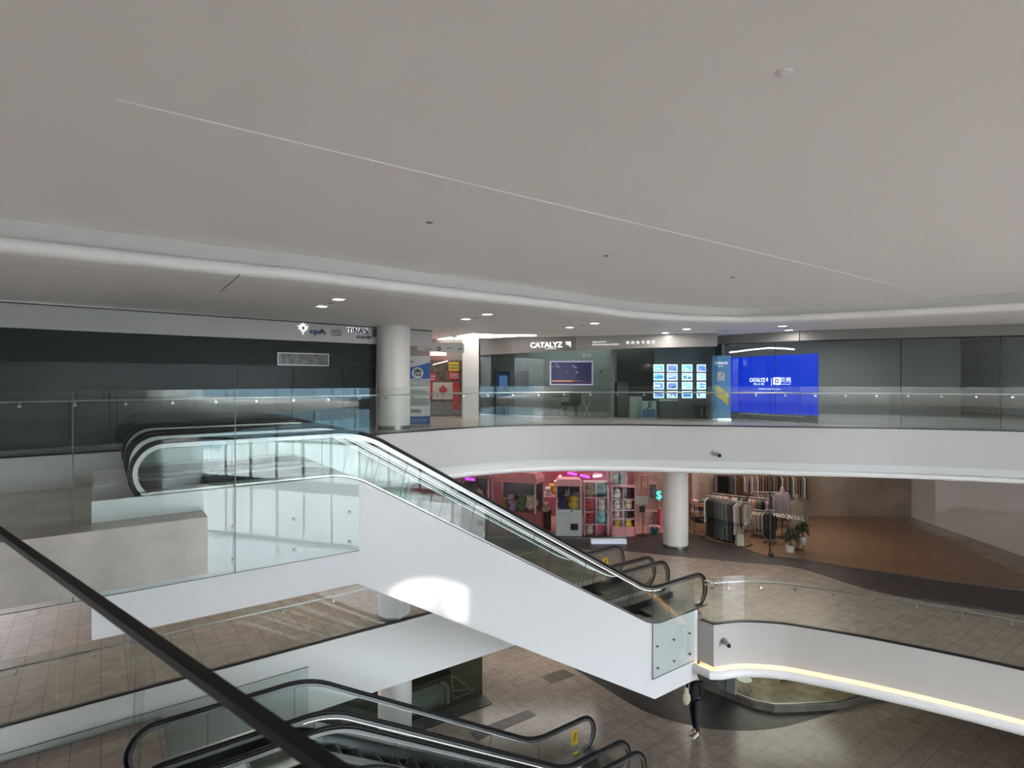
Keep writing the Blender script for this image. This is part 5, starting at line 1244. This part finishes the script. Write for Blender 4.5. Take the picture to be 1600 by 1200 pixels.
# left ground floor glass box with its kerb, and what stands in it
sE = ap(753, 1088, 15.3).dot(U)
gl = thing('shop_glazing', 'dark glass shop front with a wide dark kerb under the left walkway', 'shop front', sp(sE - 4, 15.3, 0))
for a, b in ((-9, -5), (-5, -1), (-1, sE - 2.45), (sE - 2.45, sE)):
    MB().obox(sp((a + b) / 2, 15.3, 1.1), U * ((b - a) / 2 - .005), N * .008, Z * 1.08).build('glass_panel', M_darkglass, gl)
MB().obox(sp(sE, 15.3, 1.1), U * .008, N * .012, Z * 1.08).build('edge_bead', M_edge, gl)
MB().obox(sp(sE, 16.8, 1.1), U * .008, N * 1.48, Z * 1.08).build('glass_return', M_darkglass, gl)
MB().prism([(p.x, p.y) for p in (sp(-9, 14.72), sp(sE + .0, 14.72), sp(sE + .04, 15.36), sp(-9, 15.36))], .006, .03).build('kerb', M_dark, gl)
struct(MB().prism([(p.x, p.y) for p in (sp(sE - 3.2, 17.0), sp(sE - .1, 17.0), sp(sE - .1, 17.6), sp(sE - 3.2, 17.6))], 0, .006).build('floor_inlay_and_reflection', M_stripe))  # stripe laid inside to paint the inlay's reflection in the glass
bx = thing('counter', 'low white cabinet behind the dark glass under the left walkway', 'cabinet', sp(sE - 1.9, 15.9, 0))
MB().obox(sp(sE - 1.9, 15.75, .24), U * .7, N * .2, Z * .22).build('body', mat('low_cabinet_white', (.50, .55, .55), .4), bx)
MB().obox(sp(sE - 1.1, 15.7, .26), U * .06, N * .2, Z * .26).build('end_panel', M_mach, bx)
ez = thing('folding_frame', 'white folding frame beside the low white cabinet behind the dark glass', 'stand', sp(sE - .6, 15.7, 0))
A_, B_, C_ = sp(sE - .85, 15.62, .02), sp(sE - .75, 15.9, .62), sp(sE - .12, 15.6, .02)
for a, b in ((A_, B_), (B_, C_), (A_, C_), (A_ + Z * .25, C_ + Z * .1)): MB().rod(a, b, .022).build('bar', M_mach, ez)
# person walking below the escalator end
FT = hz0(1085.5, 1148); FT.z = .006
def person():
    o = FT.copy(); H = 1.74
    fwd = Vector((-.62, -.55, 0)).normalized(); sd = Vector((-fwd.y, fwd.x, 0))
    def P(f, s, z): return o + fwd * f + sd * s + Z * z * (1.09 if z > .2 else 1)
    V = [P(0, 0, .96), P(.0, 0, 1.12), P(.0, 0, 1.30), P(.0, 0, 1.42), P(.01, 0, 1.50), P(.03, 0, 1.60), P(.03, 0, 1.70),
         P(0, .085, .90), P(.02, .08, .50), P(-.03, .075, .09), P(.10, .08, .035),
         P(0, -.085, .90), P(-.02, -.08, .50), P(-.13, -.075, .10), P(.00, -.08, .035),
         P(0, .17, 1.40), P(-.02, .22, 1.12), P(.08, .16, 1.04), P(.09, .10, 1.03),
         P(0, -.17, 1.40), P(-.02, -.23, 1.12), P(.08, -.16, 1.04), P(.09, -.10, 1.03)]
    E = [(0, 1), (1, 2), (2, 3), (3, 4), (4, 5), (5, 6), (0, 7), (7, 8), (8, 9), (9, 10), (0, 11), (11, 12), (12, 13), (13, 14), (3, 15), (15, 16), (16, 17), (17, 18), (3, 19), (19, 20), (20, 21), (21, 22)]
    R = [.14, .125, .145, .12, .055, .085, .08, .085, .058, .038, .032, .085, .058, .038, .032, .055, .042, .032, .03, .055, .042, .032, .03]
    def skin(name, V, E, R, m, parent=None, root=0):
        me = bpy.data.meshes.new(name); me.from_pydata([tuple(v) for v in V], E, []); ob = bpy.data.objects.new(name, me); COL.objects.link(ob)
        mo = ob.modifiers.new('skin', 'SKIN'); mo.use_smooth_shade = True
        for i, d_ in enumerate(me.skin_vertices[0].data): d_.radius = (R[i], R[i]); d_.use_root = (i == root)
        su = ob.modifiers.new('sub', 'SUBSURF'); su.levels = 2; su.render_levels = 2
        me.materials.append(m)
        bpy.context.view_layer.update(); ev = ob.evaluated_get(bpy.context.evaluated_depsgraph_get()); m2 = bpy.data.meshes.new_from_object(ev)
        ob.modifiers.clear(); ob.data = m2
        if not m2.materials: m2.materials.append(m)
        m2.polygons.foreach_set('use_smooth', [True] * len(m2.polygons))
        if parent is not None: attach(ob, parent)
        return ob
    M_skin = mat('skin', (.50, .32, .24), .55)
    b = skin('person', V, E, R, M_skin)
    tag(b, 'person in a dark navy jacket, blue jeans and white shoes walking below the escalator end', 'person')
    WORLD_LOC[b.name] = Vector((0, 0, 0))
    # face, fingers
    hc = P(.03, 0, 1.64)
    fm = MB(); fm.ball(hc + fwd * .095 - Z * .01, .016, .016, .022); fm.build('nose', M_skin, b, smooth=60)
    for s in (-1, 1):
        MB().ball(hc + fwd * .082 + sd * s * .033 + Z * .022, .012).build('eye', M_frame, b)
        MB().ball(hc + sd * s * .088, .014, .014, .03).build('ear', M_skin, b, smooth=60)
    MB().obox(hc + fwd * .088 - Z * .05, sd * .024, fwd * .006, Z * .006).build('mouth', mat('lips', (.35, .12, .11), .5), b)
    for s, hx in ((1, V[18]), (-1, V[22])):
        for k in range(4): MB().tube(smooth([hx + fwd * (.02 * k - .03), hx + fwd * (.022 * k - .028) - Z * .05, hx + fwd * (.022 * k - .02) - sd * s * .015 - Z * (.09 + .008 * (1.5 - abs(k - 1.5)))], 3), .0085, 6).build('finger', M_skin, b, smooth=60)
        MB().tube(smooth([hx + fwd * .03 + Z * .02, hx + fwd * .055 - Z * .02, hx + fwd * .055 - sd * s * .01 - Z * .05], 3), .0095, 6).build('thumb', M_skin, b, smooth=60)
    MB().ball(hc + Z * .035 - fwd * .018, .105, .105, .10, 16, 10).build('hair', mat('dark_hair', (.015, .012, .01), .6), b, smooth=60)
    MJ = mat('navy_jacket', (.006, .007, .012), .8); MT = mat('dark_jeans', (.018, .022, .030), .85); MS = mat('shoe_white', (.62, .60, .55), .6)
    J = [P(0, 0, .86), P(0, 0, 1.06), P(0, 0, 1.30), P(0, 0, 1.45), V[15], V[16], V[18], V[19], V[20], V[22]]
    skin('jacket', J, [(0, 1), (1, 2), (2, 3), (3, 4), (4, 5), (5, 6), (3, 7), (7, 8), (8, 9)], [.215, .205, .205, .15, .10, .075, .055, .10, .075, .055], MJ, b)
    T = [P(0, 0, 1.08)] + V[7:10] + V[11:14]
    skin('trousers', T, [(0, 1), (1, 2), (2, 3), (0, 4), (4, 5), (5, 6)], [.17, .12, .082, .066, .105, .075, .062], MT, b)
    for fv in (V[10], V[14]):
        q = MB(); q.ball(fv + fwd * -.02 - Z * .0, .055, .055, .04); s_ = fv
        sh = MB(); K = 14
        ring = [(f, w_) for f, w_ in ((-.13, .03), (-.11, .045), (-.03, .042), (.05, .052), (.11, .042), (.14, .015))]
        vs = []
        for f, w_ in ring:
            hh = .075 if f < -.02 else .075 - .045 * (f + .02) / .16
            for k in range(8):
                a = math.pi * 2 * k / 8; vs.append(Vector((s_.x, s_.y, .006)) + fwd * f + sd * w_ * math.cos(a) + Z * (hh / 2 + hh / 2 * math.sin(a)))
        n = len(ring); sh.add(vs, [(j * 8 + i, j * 8 + (i + 1) % 8, (j + 1) * 8 + (i + 1) % 8, (j + 1) * 8 + i) for j in range(n - 1) for i in range(8)] + [tuple(range(8)), tuple((n - 1) * 8 + i for i in range(8))])
        sh.build('shoe', MS, b, smooth=60)
    # bag on the left side
    hb_ = P(.02, -.34, .98)
    hb_ = o + Vector((-.27, -.1, 1.12))
    bg_ = thing('handbag', 'cream slouchy handbag hanging at the side of the person in navy', 'bag', hb_)
    q = MB(); q.ball(hb_ - Z * .05, .125, .075, .19, 14, 9, .10, 3); q.ball(hb_ + Z * .08, .085, .05, .17, 12, 8, .10, 5); q.build('bag_body', mat('bag_cream', (.50, .43, .33), .8), bg_, smooth=60)
    MB().tube(smooth([hb_ + Vector((-.06, 0, .17)), hb_ + Vector((.0, .02, .36)), hb_ + Vector((.09, .04, .42)), hb_ + Vector((.07, .02, .17))], 5), .012, 6).build('strap', MATS['bag_cream'], bg_, smooth=60)
person()
# ------------------------------------------------------------------ ceiling fittings
def downlight(x, y, where):
    c = hz(x, y, SOF)
    t = thing('downlight', 'small square recessed downlight, ' + where, 'downlight', c, 'recessed downlights in the level three soffit')
    b = MB()
    for s_, v in ((1, U), (-1, U)): b.obox(c + v * s_ * .088 - Z * .003, U * .008, N * .096, Z * .005)
    for s_ in (1, -1): b.obox(c + N * s_ * .088 - Z * .003, U * .096, N * .008, Z * .005)
    b.build('trim_ring', M_lip, t)
    MB().obox(c - Z * .002, U * .08, N * .08, Z * .003).build('lens', M_down, t)
    l = bpy.data.lights.new('downlight_lamp', 'AREA'); l.size = .15; l.energy = 8; l.color = (1, .95, .87)
    lo = bpy.data.objects.new('downlight_lamp', l); COL.objects.link(lo); lo.location = c - Z * .02
for x, y, w in [(503, 478.5, 'left one of the pair above the leaf logo sign'), (529, 467.5, 'right one of the pair above the leaf logo sign'),
                (728, 498.5, 'left one of the pair nearest the hanging direction sign'), (761, 491, 'right one of the pair nearest the hanging direction sign'),
                (890, 511.5, 'left one of the pair above the large white letters'), (929, 505, 'right one of the pair above the large white letters'),
                (1040, 520, 'left one of the pair above the six Chinese characters'), (1073, 514, 'right one of the pair above the six Chinese characters'),
                (1223, 509.5, 'upper one of the pair above the big blue screen'), (1233, 515.5, 'lower one of the pair above the big blue screen')]:
    downlight(x, y, w)
def disc(x, y, z, r, name, label, cat, m, group=None):
    c = hz(x, y, z); t = thing(name, label, cat, c, group)
    MB().lathe([(0, -.012), (r * .85, -.012), (r, -.004), (r, .0), (0, 0)], c, 24).build('cover_plate', m, t, smooth=50)
    MB().lathe([(r * 1.12, -.003), (r * 1.12, 0), (r * .9, 0), (r * .9, -.003)], c, 24).build('rim', M_lip, t)
M_disc = mat('disc_paint', (.88, .86, .83), .5); M_discd = mat('disc_grey', (.25, .24, .23), .5)
disc(1225, 113, CEIL, .046, 'sprinkler_cover', 'round white cover plate in the ceiling at the upper right', 'ceiling fitting', M_disc)
disc(671, 347, CEIL, .042, 'sprinkler_cover', 'small round grey ceiling cover left of the middle', 'ceiling fitting', M_discd)
disc(947, 399, CEIL, .042, 'sprinkler_cover', 'small round grey ceiling cover right of the middle', 'ceiling fitting', M_discd)
disc(1145, 433, CEIL, .04, 'sprinkler_cover', 'small round grey ceiling cover just before the curved step on the right', 'ceiling fitting', M_discd)
for x, y, w in [(517, 473.5, 'above the leaf logo sign'), (743, 496.5, 'near the hanging direction sign'), (910, 508.5, 'above the large white letters'), (1057, 518, 'above the six Chinese characters')]:
    disc(x, y, SOF, .06, 'smoke_detector', 'dark round detector between the two downlights ' + w, 'ceiling fitting', M_discd)
vt = thing('ceiling_vent', 'long thin dark slot in the soffit above the tall blue banner', 'vent', hz(1129, 516.7, SOF))
MB().obox(hz(1129, 516.7, SOF - .002), (.2, 0, 0), (0, .04, 0), (0, 0, .004)).build('slot', M_discd, vt)
# security cameras
def cctv(label, c, n, r):
    n = Vector(n).normalized(); t = thing('security_camera', label, 'camera', c)
    MB().rod(c, c + n * .05, r * 1.05, n=20).build('mount', M_dsteel, t, smooth=40)
    d2 = (n - Z * .25 + Vector((.25, 0, 0))).normalized()
    MB().rod(c + n * .04, c + n * .04 + d2 * .16, r * .8, r * .75, 20).build('housing', mat('camera_grey', (.25, .26, .26), .4), t, smooth=40)
    MB().ball(c + n * .04 + d2 * .16, r * .72).build('lens_dome', M_black, t, smooth=60)
i3 = min(range(len(E3)), key=lambda i: abs(E3[i].x / E3[i].y - (1122 - 800) / F))
e = E3[i3]; cctv('small black security camera on the white level three edge', Vector((e.x, e.y - .01, CAMZ + (HY - 708) / F * e.y)), (.05, -1, 0), .075)
i2 = min(range(len(E2R)), key=lambda i: abs(E2R[i].x / E2R[i].y - (1131 - 800) / F))
e = E2R[i2]; cctv('grey security camera with black lens on the white level two edge', Vector((e.x, e.y - .01, CAMZ + (HY - 1001) / F * e.y)), (.05, -1, 0), .075)

# ------------------------------------------------------------------ light
w = bpy.data.worlds.new('sky'); SC.world = w; w.use_nodes = True
nt = w.node_tree; bg = nt.nodes['Background']
sky = nt.nodes.new('ShaderNodeTexSky'); sky.sky_type = 'NISHITA'; sky.sun_disc = False
sky.sun_elevation = math.radians(38); sky.sun_rotation = math.atan2(SUND.x, SUND.y); sky.dust_density = 1.0; sky.ozone_density = 2.0
hsv = nt.nodes.new('ShaderNodeHueSaturation'); hsv.inputs['Saturation'].default_value = .25
nt.links.new(sky.outputs[0], hsv.inputs['Color']); nt.links.new(hsv.outputs[0], bg.inputs[0]); bg.inputs[1].default_value = 2.2
sl = bpy.data.lights.new('sun', 'SUN'); sl.energy = 3.4; sl.angle = math.radians(.6); sl.color = (1, .94, .86)
so = bpy.data.objects.new('sun', sl); COL.objects.link(so); so.rotation_euler = SUND.to_track_quat('Z', 'Y').to_euler()
def area(name, loc, sx, sy, e, col=(1, 1, 1), rot=(0, 0, 0), spread=None):
    l = bpy.data.lights.new(name, 'AREA'); l.shape = 'RECTANGLE'; l.size = sx; l.size_y = sy; l.energy = e; l.color = col
    if spread: l.spread = math.radians(spread)
    o = bpy.data.objects.new(name, l); COL.objects.link(o); o.location = loc; o.rotation_euler = rot; return o
# daylight entering through the window wall (portal-sized lamp in the glazing plane)
#area('window_daylight', (XR - .3, -5.5, 6.2), 20, 10.5, 1500, (.86, .93, 1.0), (0, math.radians(90), 0))
# shop lamps, then unseen fills over the walkways and ground floor
area('toy_shop_lamp', (0.5, 25.2, L3 - 1.4), 7, 3, 80, (1, .80, .76))
area('clothes_shop_lamp', (9.5, 23.2, L3 - 1.4), 7, 4, 60, (1, .86, .70))
area('middle_shop_lamp', (3.0, 21.8, SOF - .06), 5, 2, 22, (.95, 1, .98))
area('corridor_lamp', (-1.8, 18.6, SOF - .06), 2, 1.5, 4, (1, .92, .84))
area('screen_shop_lamp', (10.5, 19, SOF - .06), 4, 2, 30, (1, .97, .93))
area('ground_shop_lamp', (8.5, 20, L2 - 1.4), 5, 3, 60, (1, .92, .80))
area('walkway_fill_level_two', (-5.0, 16.2, L3 - 1.33), 6, 1.0, 60, (1, .95, .88), (0, 0, math.atan2(U.y, U.x)))  # unseen fill added to lift the dark left walkway floor
area('walkway_fill_right', (6.5, 17.2, L3 - 1.33), 5, 1.2, 45, (1, .95, .88))  # added fill that brightens the right walkway tiles, not a fitting
area('hall_fill_level_one', sp(6, 14.5, L2 - 1.43), 4, .5, 14, (1, .95, .88), (0, 0, math.atan2(U.y, U.x)))  # hidden fill added to light the low cabinet from in front
area('hall_fill_level_one', (0.5, 20.4, L2 - 1.45), 5, 1.5, 30, (1, .95, .88))  # extra unseen fill added for the ground floor tiles

vs_ = SC.view_settings
vs_.view_transform = 'Standard'; vs_.look = 'None'; vs_.gamma = 1; vs_.use_curve_mapping = False; vs_.exposure = 1.45
SC.cycles.transparent_max_bounces = 40; SC.cycles.max_bounces = 8; SC.cycles.diffuse_bounces = 5; SC.cycles.glossy_bounces = 4
SC.cycles.caustics_reflective = False; SC.cycles.caustics_refractive = False; SC.cycles.sample_clamp_indirect = 8
